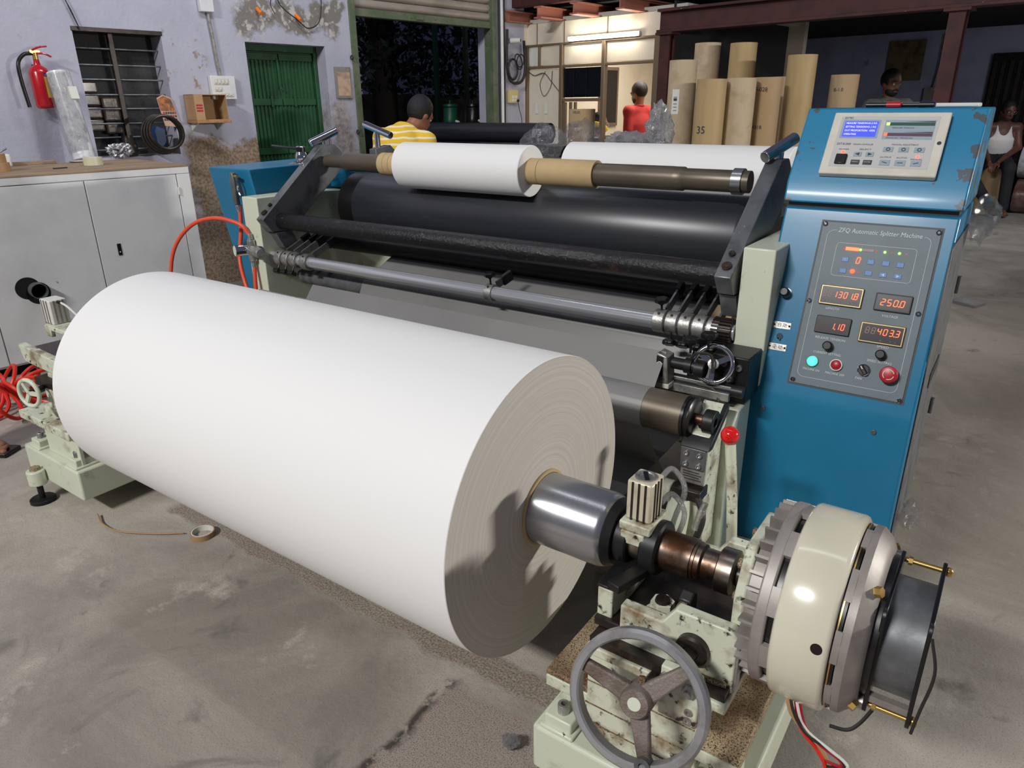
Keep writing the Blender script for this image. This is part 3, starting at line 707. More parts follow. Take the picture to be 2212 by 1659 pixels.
# guide rollers in the web path
O('guide_roller', G().lathe([(0, .02), (.02, .02), (.03, .035), (1.85, .035), (1.86, .02), (1.9, .02)], (-2.55, 2.0, .735), (1, 0, 0), 40), m_gun, mc)
O('upper_guide_roller', G().cx(-2.58, -.6, 2.16, .87, .04), m_blackm, mc)
O('guide_roller', G().lathe([(0, .02), (.05, .02), (.06, .026), (.16, .034), (1.82, .034), (1.86, .02)], (-2.56, 2.02, .60), (1, 0, 0), 40), m_alu, mc)
lr = O('web_guide_roller', G().lathe([(0, .02), (.04, .02), (.05, .054), (1.93, .054)], (-2.53, 1.625, .672), (1, 0, 0), 48), m_brown, mc)
O('roller_end_cap', G().lathe([(0, .0545), (.008, .0545), (.009, .052), (.012, .0545), (.02, .0545), (.026, .046), (.026, .018)], (-.60, 1.625, .672), (1, 0, 0), 40), m_blackp, lr)
O('roller_journal', G().cx(-.575, -.535, 1.625, .672, .014), m_steelw, lr)
O('bearing', G().pipe((-.55, 1.625, .672), (-.522, 1.625, .672), .031, .012, 32), m_blackm, lr, bev=.002)
O('flat_bar', G().box(-2.5, -.53, 1.742, 1.748, .70, .728), m_alu, mc, bev=.001)
O('round_rod', G().cx(-2.5, -.64, 1.72, .668, .0105), m_whitep, mc)
# sensor carrier: bearing block on a column, arm, base block
st = O('sensor_column', G().prism([(1.60, .64), (1.70, .70), (1.72, .66), (1.72, .30), (1.62, .30), (1.59, .50)], 'x', -.585, -.525), m_pale2, mc, bev=.004)
O('bearing_plate', G().prism([(1.575, .612), (1.59, .632), (1.70, .70), (1.70, .68), (1.60, .61)], 'x', -.592, -.515), m_blackm, st, bev=.002)
O('bracket_plate', G().box(-.588, -.522, 1.573, 1.583, .555, .612), m_gun, st, bev=.002)
for dx in (-.572, -.538):
    for z in (.568, .598): O('cap_screw', G().socket((dx, 1.573, z), (0, -1, 0), .007, .006), m_steel, st)
O('type_plate', G().box(-.585, -.525, 1.576, 1.584, .515, .552), m_alu, st)
for i in range(4): O('type_line', G().box(-.578, -.535+.006*(i % 2), 1.5755, 1.5765, .544-i*.007, .547-i*.007), m_dkgrey, st)
O('cap_screw', G().socket((-.555, 1.63, .645), (0, -.2, 1), .012, .02), m_blackm, st)
O('load_cell', G().box(-.595, -.52, 1.55, 1.61, .475, .505), m_oil, st, bev=.003)
O('sensor_arm', G().prism([(1.50, .335), (1.54, .43), (1.57, .475), (1.61, .475), (1.60, .43), (1.57, .33), (1.56, .21), (1.49, .21)], 'x', -.605, -.555), m_pale, st, bev=.004)
O('pivot_boss', G().cyl((-.64, 1.575, .475), (-.60, 1.575, .475), .03), m_pale2, st, bev=.003)
O('sensor_cable', G().tube([(-.53, 1.56, .49), (-.50, 1.53, .45), (-.515, 1.51, .36), (-.53, 1.50, .24)], .009, 8), m_wire, st)
O('connector', G().cyl((-.505, 1.535, .47), (-.512, 1.52, .42), .011, n=12).cyl((-.50, 1.54, .49), (-.505, 1.535, .47), .008, n=12), m_alu, st)
# pale frame upright behind the lever
O('upright', G().prism([(1.70, .2), (1.70, .62), (1.75, .665), (1.85, .665), (1.85, .2)], 'x', -.555, -.505), m_pale, mc, bev=.004)
O('upright_boss', G().cyl((-.595, 1.76, .645), (-.555, 1.76, .645), .028).cyl((-.63, 1.76, .645), (-.595, 1.76, .645), .016), m_pale2, mc, bev=.003)
# web-edge sensor with its chrome adjusting wheel
O('bracket_bar', G().box(-.60, -.50, 1.78, 1.89, .675, .80), m_blackm, mc, bev=.004)
for x, z in ((-.565, .778), (-.525, .772), (-.545, .735)): O('cap_screw', G().socket((x, 1.78, z), (0, -1, 0), .009, .008), m_gun, mc)
O('guide_bar', G().cx(-.80, -.50, 1.755, .715, .016), m_blackm, mc)
O('stepped_bar', G().box(-.70, -.53, 1.73, 1.745, .69, .712), m_alu, mc, bev=.001)
wl = O('adjusting_wheel', G().torus((-.583, 1.745, .782), (.18, -.9, .32), .048, .0062, 48, 10), m_chrome, mc)
u, v, a = frame((.18, -.9, .32)); c0 = np.array([-.583, 1.745, .782])
for k in range(3):
    t = 2*PI*k/3+.5; d = u*math.cos(t)+v*math.sin(t); e = -u*math.sin(t)+v*math.cos(t)
    O('wheel_spoke', G().obox(c0+d*.029, d, e, a, .02, .007, .003), m_chrome, wl)
O('wheel_hub', G().lathe([(-.02, .014), (.008, .014), (.009, .008), (.006, .008)], c0, a, 24), m_alu, wl)
O('wheel_shaft', G().cyl(c0-a*.07, c0, .009), m_blackm, wl)
O('sensor_mount', G().cx(-.70, -.61, 1.735, .768, .016).cx(-.655, -.635, 1.735, .768, .021).cx(-.625, -.60, 1.735, .765, .024), m_blackm, mc)
hx = O('edge_sensor', G().prism([(-.725, .80), (-.695, .792), (-.688, .715), (-.728, .715)], 'y', 1.70, 1.75), m_alu, mc, bev=.003)
O('sensor_face', G().obox((-.714, 1.699, .764), (1,0,-.1), (0,1,0), (0,0,1), .0095, .001, .028), m_blackp, hx)
O('sensor_dial', G().torus((-.714, 1.6975, .770), (0, -1, 0), .0065, .0012, 20, 6), m_whitep, hx)
O('sensor_base', G().box(-.735, -.685, 1.70, 1.75, .702, .716), m_ivory, hx, bev=.002)
text('YKLZ8', .008, (-.708, 1.698, .731), (1,0,-.15), (0,0,1), m_dkgrey, hx, ex=.0012)
for c in ((-.645, 1.735, .826), (-.60, 1.74, .845)): knob(c, (0, 0, 1), .02, mc)
O('sensor_cable', G().tube([(-.64, 1.73, .79), (-.62, 1.72, .812), (-.585, 1.725, .81), (-.575, 1.72, .765)], .004, 6), m_wire, mc)
O('sensor_cable', G().tube([(-.62, 1.74, .72), (-.57, 1.74, .71), (-.545, 1.72, .65), (-.54, 1.72, .5), (-.53, 1.72, .30)], .0045, 6), m_wire, mc)
# left-hand drive guard and handwheel
O('drive_guard', G().prism([(2.0, .72), (1.92, 1.18), (2.75, 1.19), (2.75, .30), (2.05, .42)], 'x', -3.00, -2.71), m_blue, mc, bev=.005)
O('guard_lid', G().box(-2.71, -2.47, 2.36, 2.75, 1.07, 1.175), m_blue, mc, bev=.004)
hw = O('flywheel', G().lathe([(-.02, .15), (-.02, .165), (.02, .165), (.02, .15)], (-3.06, 2.2, .84), (1, 0, 0), 48, loop=True), m_chrome, mc)
O('flywheel_web', G().lathe([(-.006, .152), (.006, .152)], (-3.06, 2.2, .84), (1, 0, 0), 48), m_blue, hw)
O('flywheel_hub', G().cx(-3.09, -2.98, 2.2, .84, .03), m_gun, hw)
# regulator valve on top of guard
rv = O('hand_valve', G().lathe([(0, .035), (.012, .035), (.012, .022), (.03, .026), (.045, .022), (.05, .019), (.072, .019), (.075, .015)], (-2.63, 2.14, 1.19), (0, 0, 1), 28), m_chrome, mc)
O('valve_band', G().lathe([(.052, .0205), (.07, .0205)], (-2.63, 2.14, 1.19), (0, 0, 1), 28), m_blackp, rv)
O('valve_lever', G().tube([(-2.63, 2.13, 1.255), (-2.68, 2.09, 1.262), (-2.72, 2.06, 1.268)], .006, 8), m_blackp, rv)
O('valve_plate', G().box(-2.675, -2.585, 2.10, 2.18, 1.19, 1.195), m_alu, rv)
# rear arm ends seen past the front arm
ra = O('rear_arm', G().prism([(2.52, 1.06), (2.52, 1.235), (2.62, 1.25), (2.68, 1.20), (2.68, 1.06)], 'x', XLi, XLi+.045), m_gun, mc, bev=.003)
O('clamp_post', G().cyl((XLi+.02, 2.56, 1.235), (XLi+.02, 2.56, 1.31), .013), m_chrome, ra)
O('clamp_handle', G().cyl((XLi-.06, 2.56, 1.345), (XLi+.11, 2.56, 1.295), .016), m_chrome, ra, bev=.002)
O('rear_shaft', G().cx(XLi+.045, XRi, 2.68, 1.18, .036), m_brown, mc)
O('rear_arm', G().prism([(2.52, 1.06), (2.52, 1.235), (2.62, 1.25), (2.68, 1.20), (2.68, 1.06)], 'x', XRi-.05, XRi-.005), m_gun, mc, bev=.003)
# pneumatic regulator on the left frame front
rg_ = O('air_regulator', G().cyl((-2.655, 1.845, .855), (-2.60, 1.845, .855), .024).cyl((-2.655, 1.845, .81), (-2.655, 1.845, .90), .017), m_alu, mc, bev=.002)
O('gauge', G().cyl((-2.69, 1.845, .855), (-2.708, 1.797, .855), .024).cyl((-2.655, 1.84, .855), (-2.69, 1.835, .855), .012), m_chrome, rg_)
O('gauge_dial', G().cyl((-2.708, 1.797, .855), (-2.7085, 1.7955, .855), .021), m_whitep, rg_)
O('regulator_knob', G().lathe([(0, .022), (.035, .022), (.042, .018)], (-2.60, 1.83, .855), (1, -.3, 0), 20), m_alu, rg_)
O('hose_fitting', G().cyl((-2.655, 1.845, .90), (-2.66, 1.845, .925), .010).cyl((-2.655, 1.845, .81), (-2.655, 1.845, .785), .010), m_alu, rg_)

# air hoses
O('air_hose', G().tube([(-2.66, 1.845, .92), (-2.70, 1.83, .965), (-2.82, 1.79, .985), (-2.95, 1.75, .94), (-3.03, 1.70, .82), (-3.03, 1.65, .60), (-2.95, 1.55, .35), (-2.8, 1.4, .15)], .0085, 10), m_hose, label='orange air hose arching from the regulator over the paper roll', cat='hose')
O('air_hose', G().tube([(-2.655, 1.845, .79), (-2.645, 1.83, .70), (-2.64, 1.82, .58), (-2.63, 1.81, .40)], .0085, 10), m_hose, label='short orange hose hanging straight below the regulator', cat='hose')
O('air_hose', G().tube([(-2.80, 1.915, 1.03), (-2.795, 1.90, .92), (-2.79, 1.87, .80), (-2.73, 1.84, .70), (-2.68, 1.83, .60), (-2.66, 1.82, .40)], .0085, 10), m_hose, label='orange hose hanging from the air blow gun', cat='hose')
ag = T('air_gun', 'grey air blow gun hung on the blue guard', 'air gun', (-2.80, 1.915, 1.03))
O('gun_body', G().prism([(-2.815, 1.03), (-2.79, 1.03), (-2.788, 1.13), (-2.795, 1.165), (-2.815, 1.165), (-2.822, 1.13)], 'y', 1.895, 1.915), m_gun, ag, bev=.004)
O('gun_trigger', G().tube([(-2.785, 1.903, 1.155), (-2.772, 1.90, 1.12), (-2.775, 1.90, 1.09), (-2.765, 1.90, 1.07)], .005, 8), m_chrome, ag)
O('gun_nozzle', G().cyl((-2.795, 1.905, 1.15), (-2.76, 1.895, 1.15), .006), m_brass, ag)
O('gun_coupler', G().cyl((-2.802, 1.905, 1.03), (-2.80, 1.91, 1.0), .009), m_chrome, ag)

# ------------------------------------------------------------------ paper on the machine
def roll(name, x0, x1, y, z, R, ri, label, ends=m_paper):
    t = T(name, label, 'paper roll', (x0, y, z-R))
    O('paper', G().lathe([(0, ri), (0, R-.002), (.002, R), (x1-x0-.002, R), (x1-x0, R-.002), (x1-x0, ri)], (x0, y, z), (1, 0, 0), 96, loop=False, caps=False), m_paper, t, sm=30)
    return t
r1 = roll('paper_roll', -2.083, -1.475, 2.22, 1.20, .0895, .0455, 'small white paper roll on the front rewind shaft')
O('core', G().pipe((-2.082, 2.22, 1.2), (-1.43, 2.22, 1.2), .0453, .0378, 48), m_core, r1)
for i in range(4):
    x = -2.211+i*.0318
    O('cardboard_ring', G().pipe((x, 2.22, 1.2), (x+.0305, 2.22, 1.2), .0453, .0378, 40), m_core, bev=.001, label='%s of four narrow cardboard rings left of the small roll' % ('leftmost', 'second', 'third', 'rightmost')[i], cat='core ring', group='core rings on the rewind shaft')
O('cardboard_core', G().pipe((-1.428, 2.22, 1.2), (-1.205, 2.22, 1.2), .0465, .0378, 48), m_core, bev=.001, label='tan cardboard core right of the small white roll', cat='core')
r2 = roll('paper_roll', -1.575, -.68, 2.68, 1.18, .10, .0455, 'wide white paper roll on the rear rewind shaft')
# web: a sheet over its rollers
def sheet(path, x0, x1, th=.0012):
    pts = []
    q = [np.array(p) for p in path]
    for i in range(len(q)-1):
        for k in range(4): pts.append(q[i]+(q[i+1]-q[i])*k/4)
    pts.append(q[-1]); P = []; F = []
    for s_ in (0, 1):
        for i, p in enumerate(pts):
            d = pts[min(i+1, len(pts)-1)]-pts[max(i-1, 0)]; n = np.array([-d[1], d[0]])/np.linalg.norm(d)*th*s_
            P += [(x0, p[0]+n[0], p[1]+n[1]), (x1, p[0]+n[0], p[1]+n[1])]
    m = len(pts)
    for i in range(m-1):
        a = 2*i; F.append((a, a+1, a+3, a+2)); b = 2*m+a; F.append((b, b+2, b+3, b+1))
        F.append((a, a+2, b+2, b)); F.append((a+1, b+1, b+3, a+3))
    g = G(); g.add(P, F); return g
def arc(cy, cz, r, a0, a1, n=10): return [(cy+r*math.cos(math.radians(a0+(a1-a0)*k/n)), cz+r*math.sin(math.radians(a0+(a1-a0)*k/n))) for k in range(n+1)]
path = arc(1.102, .632, .3245, -40, -25, 3) + arc(1.625, .672, .055, -40, 120, 12) + arc(2.0, .735, .036, 200, 100, 8)[::1] + [(2.26, .868)]
path = arc(1.102, .632, .3245, -55, -38, 3) + arc(1.90, .50, .04, -60, 20, 5) + [(1.905, .63)] + arc(2.0, .735, .0365, 165, 115, 6) + [(2.14, .832), (2.26, .880)]
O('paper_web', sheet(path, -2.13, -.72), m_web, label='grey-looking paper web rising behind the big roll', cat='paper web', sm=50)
path2 = arc(1.625, .672, .0555, 175, -20, 10)
path2 = arc(1.625, .672, .0552, 150, 330, 12) + [(1.75, .52), (1.86, .42)]
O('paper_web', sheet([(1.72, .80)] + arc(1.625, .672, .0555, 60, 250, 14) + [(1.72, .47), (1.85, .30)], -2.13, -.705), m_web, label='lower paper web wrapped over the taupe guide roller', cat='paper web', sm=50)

# ================================================================== unwind: big roll, mandrel, stands, brake
AY, AZ = 1.102, .632
jr = T('jumbo_paper_roll', 'huge white paper roll lying across the foreground', 'paper roll', (-1.42, AY, AZ-.324))
O('paper', G().lathe([(0, .083), (0, .3225), (.0015, .324), (1.4485, .324), (1.45, .3225)], (-2.15, AY, AZ), (1, 0, 0), 160, caps=False), m_paper, jr, sm=30)
O('paper_end', G().lathe([(0, .0828), (0, .323), (.0006, .3232), (.0006, .0828)], (-.7004, AY, AZ), (1, 0, 0), 160, loop=True), m_rollend, jr, sm=30)
O('core', G().lathe([(0, .0765), (0, .0828), (1.456, .0828), (1.4575, .0815), (1.4575, .0765)], (-2.152, AY, AZ), (1, 0, 0), 72, loop=True), m_core, jr, sm=30)

ms = T('unwind_mandrel', 'turned steel mandrel through the big paper roll with black collars', 'shaft', (-1.4, AY, AZ-.0765))
O('sleeve', G().lathe([(0, .05), (0, .0758), (1.70, .0758), (1.712, .071), (1.715, .066)], (-2.245, AY, AZ), (1, 0, 0), 72), m_steel, ms)
O('sleeve_end', G().lathe([(0, .0705), (.008, .066), (.016, .062), (.018, .035)], (-.5305, AY, AZ), (1, 0, 0), 60), m_blackm, ms)
O('collar', G().lathe([(0, .046), (.003, .051), (.026, .051), (.029, .048)], (-.516, AY, AZ), (1, 0, 0), 48), m_blackm, ms)
O('journal', G().cx(-.49, -.455, AY, AZ, .037, 40), m_steelw, ms)
O('collar', G().lathe([(0, .050), (.003, .053), (.030, .053), (.034, .049)], (-.46, AY, AZ), (1, 0, 0), 48), m_blackm, ms)
O('spindle', G().lathe([(0, .038), (.045, .038), (.046, .0385), (.062, .0385), (.063, .036), (.068, .036), (.069, .034), (.078, .034), (.082, .029), (.112, .029)], (-.428, AY, AZ), (1, 0, 0), 48), m_steelw, ms)
O('nut', G().lathe([(0, .040), (.002, .042), (.028, .042), (.032, .036), (.032, .02)], (-.318, AY, AZ), (1, 0, 0), 48), m_steelw, ms)
O('spindle_end', G().cx(-.288, -.235, AY, AZ, .021, 32), m_oil, ms)
O('sleeve_end', G().lathe([(0, .04), (.01, .066), (.02, .0705)], (-2.265, AY, AZ), (1, 0, 0), 48), m_blackm, ms)
O('chuck', G().lathe([(0, .022), (.04, .03), (.05, .048), (.11, .05), (.112, .046), (.12, .05), (.18, .055), (.185, .04), (.36, .035)], (-2.62, AY, AZ), (1, 0, 0), 40), m_blackp, ms)

def mir(g):
    g.v = [(-3.23-p[0], p[1], p[2]) for p in g.v]; g.f = [tuple(f[::-1]) for f in g.f]; return g
def stand_common(t, mi):
    m = (lambda g: mir(g)) if mi else (lambda g: g)
    O('base_box', m(G().box(-.63, -.2, .953, 1.46, .08, .2)), m_pale, t, bev=.008, seg=3)
    for x in (-.575, -.245):
        if mi and x > -.3: x = -.285
        f = O('foot_block', m(G().box(x-.032, x+.032, .965, 1.045, .2, .235).box(x-.04, x+.04, .957, 1.05, .198, .209)), m_pale, t, bev=.004)
        O('cap_screw', m(G().socket((x, .99, .235), (0, 0, 1), .013, .022)), m_alu, f)
        O('leg', m(G().prism([(1.03, .21), (1.045, .235), (1.0, .34), (1.06, .34), (1.075, .21)], 'x', x-.025, x+.025)), m_pale, t, bev=.003)
    # levelling foot
    xf = -.33
    lf = O('foot_sleeve', m(G().cyl((xf, .925, .075), (xf, .925, .135), .032)), m_pale, t, bev=.004)
    O('foot_stud', m(G().cyl((xf, .925, .012), (xf, .925, .075), .011)), m_blackm, lf)
    O('foot_nut', m(G().hexh((xf, .925, .135), (0, 0, 1), .02, .012)), m_rust, lf)
    O('foot_pad', m(G().lathe([(0, .045), (.012, .045), (.016, .04)], (xf, .925, 0), (0, 0, 1), 28)), m_blackm, lf)
rs = T('unwind_stand', 'grimy pale green unwind stand in the right foreground with a spoked handwheel', 'machine stand', (-.42, 1.1, 0))
stand_common(rs, False)
O('table_plate', G().box(-.60, -.205, .957, 1.46, .335, .362), m_rust, rs, bev=.004)
O('table_apron', G().box(-.597, -.208, .954, .968, .325, .352), m_pale2, rs, bev=.002)
O('carriage', G().box(-.50, -.285, .945, 1.25, .262, .47), m_pale2, rs, bev=.005)
for z in (.30, .345, .40): O('seam', G().box(-.501, -.284, .943, .946, z-.0008, z+.0008), m_rust, rs)
O('slide_plate', G().box(-.50, -.235, .935, 1.27, .47, .49), m_pale2, rs, bev=.003)
O('slide_gap', G().box(-.495, -.24, .942, 1.26, .49, .506), m_oil, rs)
O('cradle_floor', G().box(-.505, -.235, .975, 1.26, .506, .526), m_oil, rs, bev=.003)
fw = O('cradle_wall', G().prism([(-.448, .492), (-.236, .492), (-.236, .606), (-.248, .618), (-.345, .618), (-.368, .582), (-.448, .582)], 'y', .965, .99), m_pale2, rs, bev=.003)
O('weld_bead', G().tube([(-.315, .963, .512), (-.29, .961, .507), (-.265, .961, .506), (-.245, .963, .507)], .005, 8), m_rust, fw)
O('cut_edge', G().box(-.2355, -.232, .966, .989, .50, .605), m_alu, fw)
O('cradle_wall', G().prism([(-.448, .492), (-.236, .492), (-.236, .606), (-.345, .606), (-.368, .57), (-.448, .57)], 'y', 1.235, 1.26), m_pale2, rs, bev=.003)
rb = O('roller_pin', G().lathe([(0, .029), (.012, .029), (.016, .0255), (.016, .014), (.019, .012)], (-.308, .965, .556), (0, -1, 0), 32), m_oil, rs)
po = O('shaft_post', G().box(-.505, -.474, .985, 1.16, .495, .586), m_pale2, rs, bev=.003)
O('post_cap', G().prism([(.985, .586), (1.16, .586), (1.16, .60), (.985, .592)], 'x', -.507, -.47), m_blackm, po, bev=.002)
O('rest_bar', G().obox((-.455, 1.055, .596), nrm((.25, 1, -.02)), (0, 0, 1), nrm((1, -.25, 0)), .075, .008, .014), m_blackm, po, bev=.002)
hb = O('anchor_bolt', G().hexh((-.40, 1.045, .532), (0, 0, 1), .024, .028), m_pale2, rs)
O('washer', G().lathe([(0, .034), (.005, .034), (.006, .03)], (-.40, 1.045, .526), (0, 0, 1), 28), m_pale2, hb)
O('bolt_end', G().lathe([(0, .015), (.006, .013)], (-.40, 1.045, .56), (0, 0, 1), 16), m_oil, hb)
cl = O('clevis', G().prism([(1.015, .526), (1.055, .526), (1.052, .60), (1.035, .612), (1.018, .60)], 'x', -.362, -.338), m_blackm, rs, bev=.003)
O('clevis_bolt', G().hexh((-.35, 1.016, .588), (0, -1, 0), .012, .012), m_rust, cl)
# clamp plate with nuts
cp = O('clamp_plate', G().box(-.345, -.275, .918, .938, .43, .535), m_pale2, rs, bev=.003)
for x, z in ((-.333, .515), (-.292, .508)):
    O('hex_nut', G().hexh((x, .918, z), (0, -1, 0), .0125, .009).cyl((x, .918, z), (x, .904, z), .006, n=12), m_alu, cp)
for x, z in ((-.290, .462), (-.290, .443)): O('cap_screw', G().socket((x, .918, z), (0, -1, 0), .0075, .003), m_alu, cp)
# handwheel
m_cast = M('brownish cast iron', (132,122,114), .5, .3, c2=(104,90,80), scale=18, bump=.3, bs=200)
HC = np.array([-.352, .845, .515]); HA = nrm((.10, -.93, .34)); hu, hv, ha = frame(HA)
hwl = O('handwheel', G().lathe([(-.011, .100), (.009, .100), (.012, .103), (.012, .112), (.007, .117), (-.008, .117), (-.012, .113), (-.012, .103)], HC, HA, 72, loop=True), m_gun, rs)
hwl.data.materials.clear(); hwl.data.materials.append(M('worn steel rim', (176,176,178), .30, .6, c2=(130,128,128), scale=12, r2=.45))
g = G()
for t in (-PI/2+.28, PI*5/6+.28, PI/6+.28):
    d = hu*math.cos(t)+hv*math.sin(t); e = -hu*math.sin(t)+hv*math.cos(t)
    P = []
    for r, wd, th in ((.018, .017, .009), (.103, .011, .007)):
        for a_, b_ in ((-1,-1),(1,-1),(1,1),(-1,1)): P.append(HC+d*r+e*wd*a_+ha*th*b_-ha*.004)
    sp = G(); sp.add(P, [(0,3,2,1),(4,5,6,7),(0,1,5,4),(1,2,6,5),(2,3,7,6),(3,0,4,7)])
    O('wheel_spoke', sp, m_cast, hwl, bev=.004)
O('wheel_hub', G().lathe([(-.03, .026), (.016, .026), (.02, .023), (.02, .011)], HC, HA, 32), m_cast, hwl)
O('hub_end', G().lathe([(.0, .0112), (.0205, .0112)], HC, HA, 20), m_pale, hwl)
O('hub_screw', G().cyl(HC+hv*.024-ha*.008, HC+hv*.036-ha*.008, .007, n=6), m_rust, hwl)
dd = hu*math.cos(-PI/2+.28)+hv*math.sin(-PI/2+.28)
O('crank_boss', G().lathe([(-.01, .013), (.014, .013), (.014, .006), (.008, .006)], HC+dd*.101, HA, 20), m_gun, hwl)
O('wheel_shaft', G().cyl(HC, HC-ha*.11, .013), m_oil, hwl)
# air cylinder clamp above the journal
ac = O('clamp_block', G().prism([(1.06, .672), (1.145, .672), (1.145, .69), (1.06, .69)], 'x', -.505, -.442).box(-.500, -.452, 1.058, 1.075, .645, .672), m_pale2, rs, bev=.003)
cy_ = O('air_cylinder', G().box(-.499, -.449, 1.074, 1.130, .69, .772), m_whitep, ac, bev=.004)
cy_.data.materials.clear(); cy_.data.materials.append(M('stained ivory aluminium', (204,196,172), .45, .2, c2=(150,136,108), scale=20, lo=.55, hi=.8))
for x in (-.487, -.474, -.461): O('cylinder_groove', G().box(x-.002, x+.002, 1.0725, 1.0745, .69, .77), m_oil, cy_)
for y in (1.09, 1.102, 1.115): O('cylinder_groove', G().box(-.4492, -.4475, y-.002, y+.002, .69, .77), m_oil, cy_)
O('cylinder_cap', G().lathe([(0, .021), (.003, .021), (.003, .016), (.001, .014)], (-.474, 1.102, .772), (0, 0, 1), 24), m_alu, cy_)
O('cap_mark', G().obox((-.473, 1.10, .7755), nrm((.5, -.8, 0)), nrm((.8, .5, 0)), (0, 0, 1), .016, .004, .001), m_blackp, cy_)
for p0 in ((-.455, 1.128, .765), (-.452, 1.13, .71)):
    O('air_line', G().tube([p0, (p0[0]+.01, p0[1]+.03, p0[2]+.008), (p0[0]+.03, p0[1]+.05, p0[2]-.04), (p0[0]+.01, p0[1]+.06, p0[2]-.12), (p0[0]-.01, p0[1]+.05, .52)], .0055, 8), m_filmw, ac)
O('bearing_bracket', G().prism([(1.0, .50), (1.0, .66), (1.04, .74), (1.165, .74), (1.205, .66), (1.205, .50)], 'x', -.262, -.243), m_pale2, rs, bev=.004)
for a in range(6):
    t = a*PI/3+.4; O('flange_bolt', G().hexh((-.262, AY+.075*math.cos(t), AZ+.03+.06*math.sin(t)), (-1, 0, 0), .009, .009), m_rust, rs)
O('wire_bundle', G().tube([(-.165, 1.02, .55), (-.150, .995, .50), (-.135, .99, .478), (-.105, .99, .452), (-.085, .99, .43), (-.068, .99, .39)], .005, 6), m_tan, rs)
for k, (mm, o_) in enumerate(((m_redbtn, .006), (m_wire, -.004), (m_whitep, .003))):
    O('wire', G().tube([(-.158+o_, 1.02, .55), (-.140+o_, .99+o_, .505), (-.118, .985+o_, .468), (-.092+.006*k, .985, .452), (-.062+.004*k, .985, .440), (-.058+.004*k, .985, .428), (-.080, .985, .425-.012*k)], .0026, 6), mm, rs)
O('wire', G().tube([(-.155, 1.02, .54), (-.128, .985, .475), (-.095, .982, .442), (-.078, .982, .41), (-.066, .982, .33), (-.07, .98, .2)], .003, 6), m_redhose, rs)

# powder brake on the mandrel end
bk = T('powder_brake', 'cream and grey powder brake drum with a black fan behind', 'brake', (-.12, AY, AZ-.165))
O('fin_disc', G().cx(-.238, -.216, AY, AZ, .128, 64), m_brgrey, bk)
for k in range(36):
    t = 2*PI*k/36
    O('fin', G().obox((-.227, AY+.138*math.cos(t), AZ+.138*math.sin(t)), (1,0,0), (0, math.cos(t), math.sin(t)), (0, -math.sin(t), math.cos(t)), .011, .016, .0024), m_brgrey, bk)
def notched(x0, x1, R, n, r_in, ph=0):
    g = G(); N = 72; P = []; F = []
    for x in (x0, x1):
        for k in range(N):
            t = 2*PI*k/N+ph; P.append((x, AY+R*math.cos(t), AZ+R*math.sin(t)))
    F = [tuple(range(N))[::-1], tuple(range(N, 2*N))]+[(i, (i+1) % N, N+(i+1) % N, N+i) for i in range(N)]
    g.add(P, F); return g
O('end_plate', notched(-.216, -.196, .157, 10, .14), m_brgrey, bk, bev=.003)
O('slot_ring', G().cx(-.196, -.186, AY, AZ, .146, 64), m_blackp, bk)
for k in range(10):
    t0_ = 2*PI*k/10; g = G(); P = []
    for x in (-.198, -.184):
        for r in (.147, .157):
            for q in range(5): t = t0_+.30*q/4; P.append((x, AY+r*math.cos(t), AZ+r*math.sin(t)))
    F = []
    for q in range(4):
        F += [(q, q+1, 6+q, 5+q), (10+q, 15+q, 16+q, 11+q), (5+q, 6+q, 16+q, 15+q), (q, 10+q, 11+q, q+1)]
    F += [(0, 5, 15, 10), (4, 14, 19, 9)]
    g.add(P, F); O('spacer_lug', g, m_brgrey, bk)
dr = O('drum', G().lathe([(0, .14), (0, .158), (.003, .163), (.008, .165), (.076, .165), (.081, .163), (.084, .158), (.084, .14)], (-.185, AY, AZ), (1, 0, 0), 120), m_cream, bk)
th = math.radians(218)
O('drum_port', G().lathe([(-.003, .0), (.0008, .0), (.0008, .0085), (-.003, .0095)], (-.118, AY+.165*math.cos(math.radians(168)), AZ+.165*math.sin(math.radians(168))), (0, math.cos(math.radians(168)), math.sin(math.radians(168))), 18, caps=False), m_dark, dr)
O('gap_ring', G().cx(-.101, -.092, AY, AZ, .152, 64), m_blackp, bk)
O('copper_ring', G().cx(-.0985, -.0965, AY, AZ, .1545, 64), m_brass, bk)
O('rear_plate', G().lathe([(0, .155), (.012, .155), (.026, .142), (.034, .128), (.034, .05)], (-.090, AY, AZ), (1, 0, 0), 24), m_brgrey, bk)
for k in range(10):
    t0_ = 2*PI*k/10+.2; g = G(); P = []
    for x in (-.099, -.089):
        for r in (.146, .155):
            for q in range(5): t = t0_+.34*q/4; P.append((x, AY+r*math.cos(t), AZ+r*math.sin(t)))
    F = []
    for q in range(4):
        F += [(q, q+1, 6+q, 5+q), (10+q, 15+q, 16+q, 11+q), (5+q, 6+q, 16+q, 15+q), (q, 10+q, 11+q, q+1)]
    F += [(0, 5, 15, 10), (4, 14, 19, 9)]
    g.add(P, F); O('spacer_lug', g, m_brgrey, bk)
for t in (.6, 2.2, 3.75, 5.3): O('brass_bolt', G().hexh((-.066, AY+.135*math.cos(t), AZ+.135*math.sin(t)), nrm((1, .5*math.cos(t), .5*math.sin(t))), .009, .013), m_brass, bk)
O('inner_fins', G().cx(-.058, -.046, AY, AZ, .115, 48), m_blackp, bk)
fan = O('fan_housing', G().lathe([(0, .092), (.058, .092)], (-.043, AY, AZ-.005), (1, 0, 0), 64), m_gun, bk)
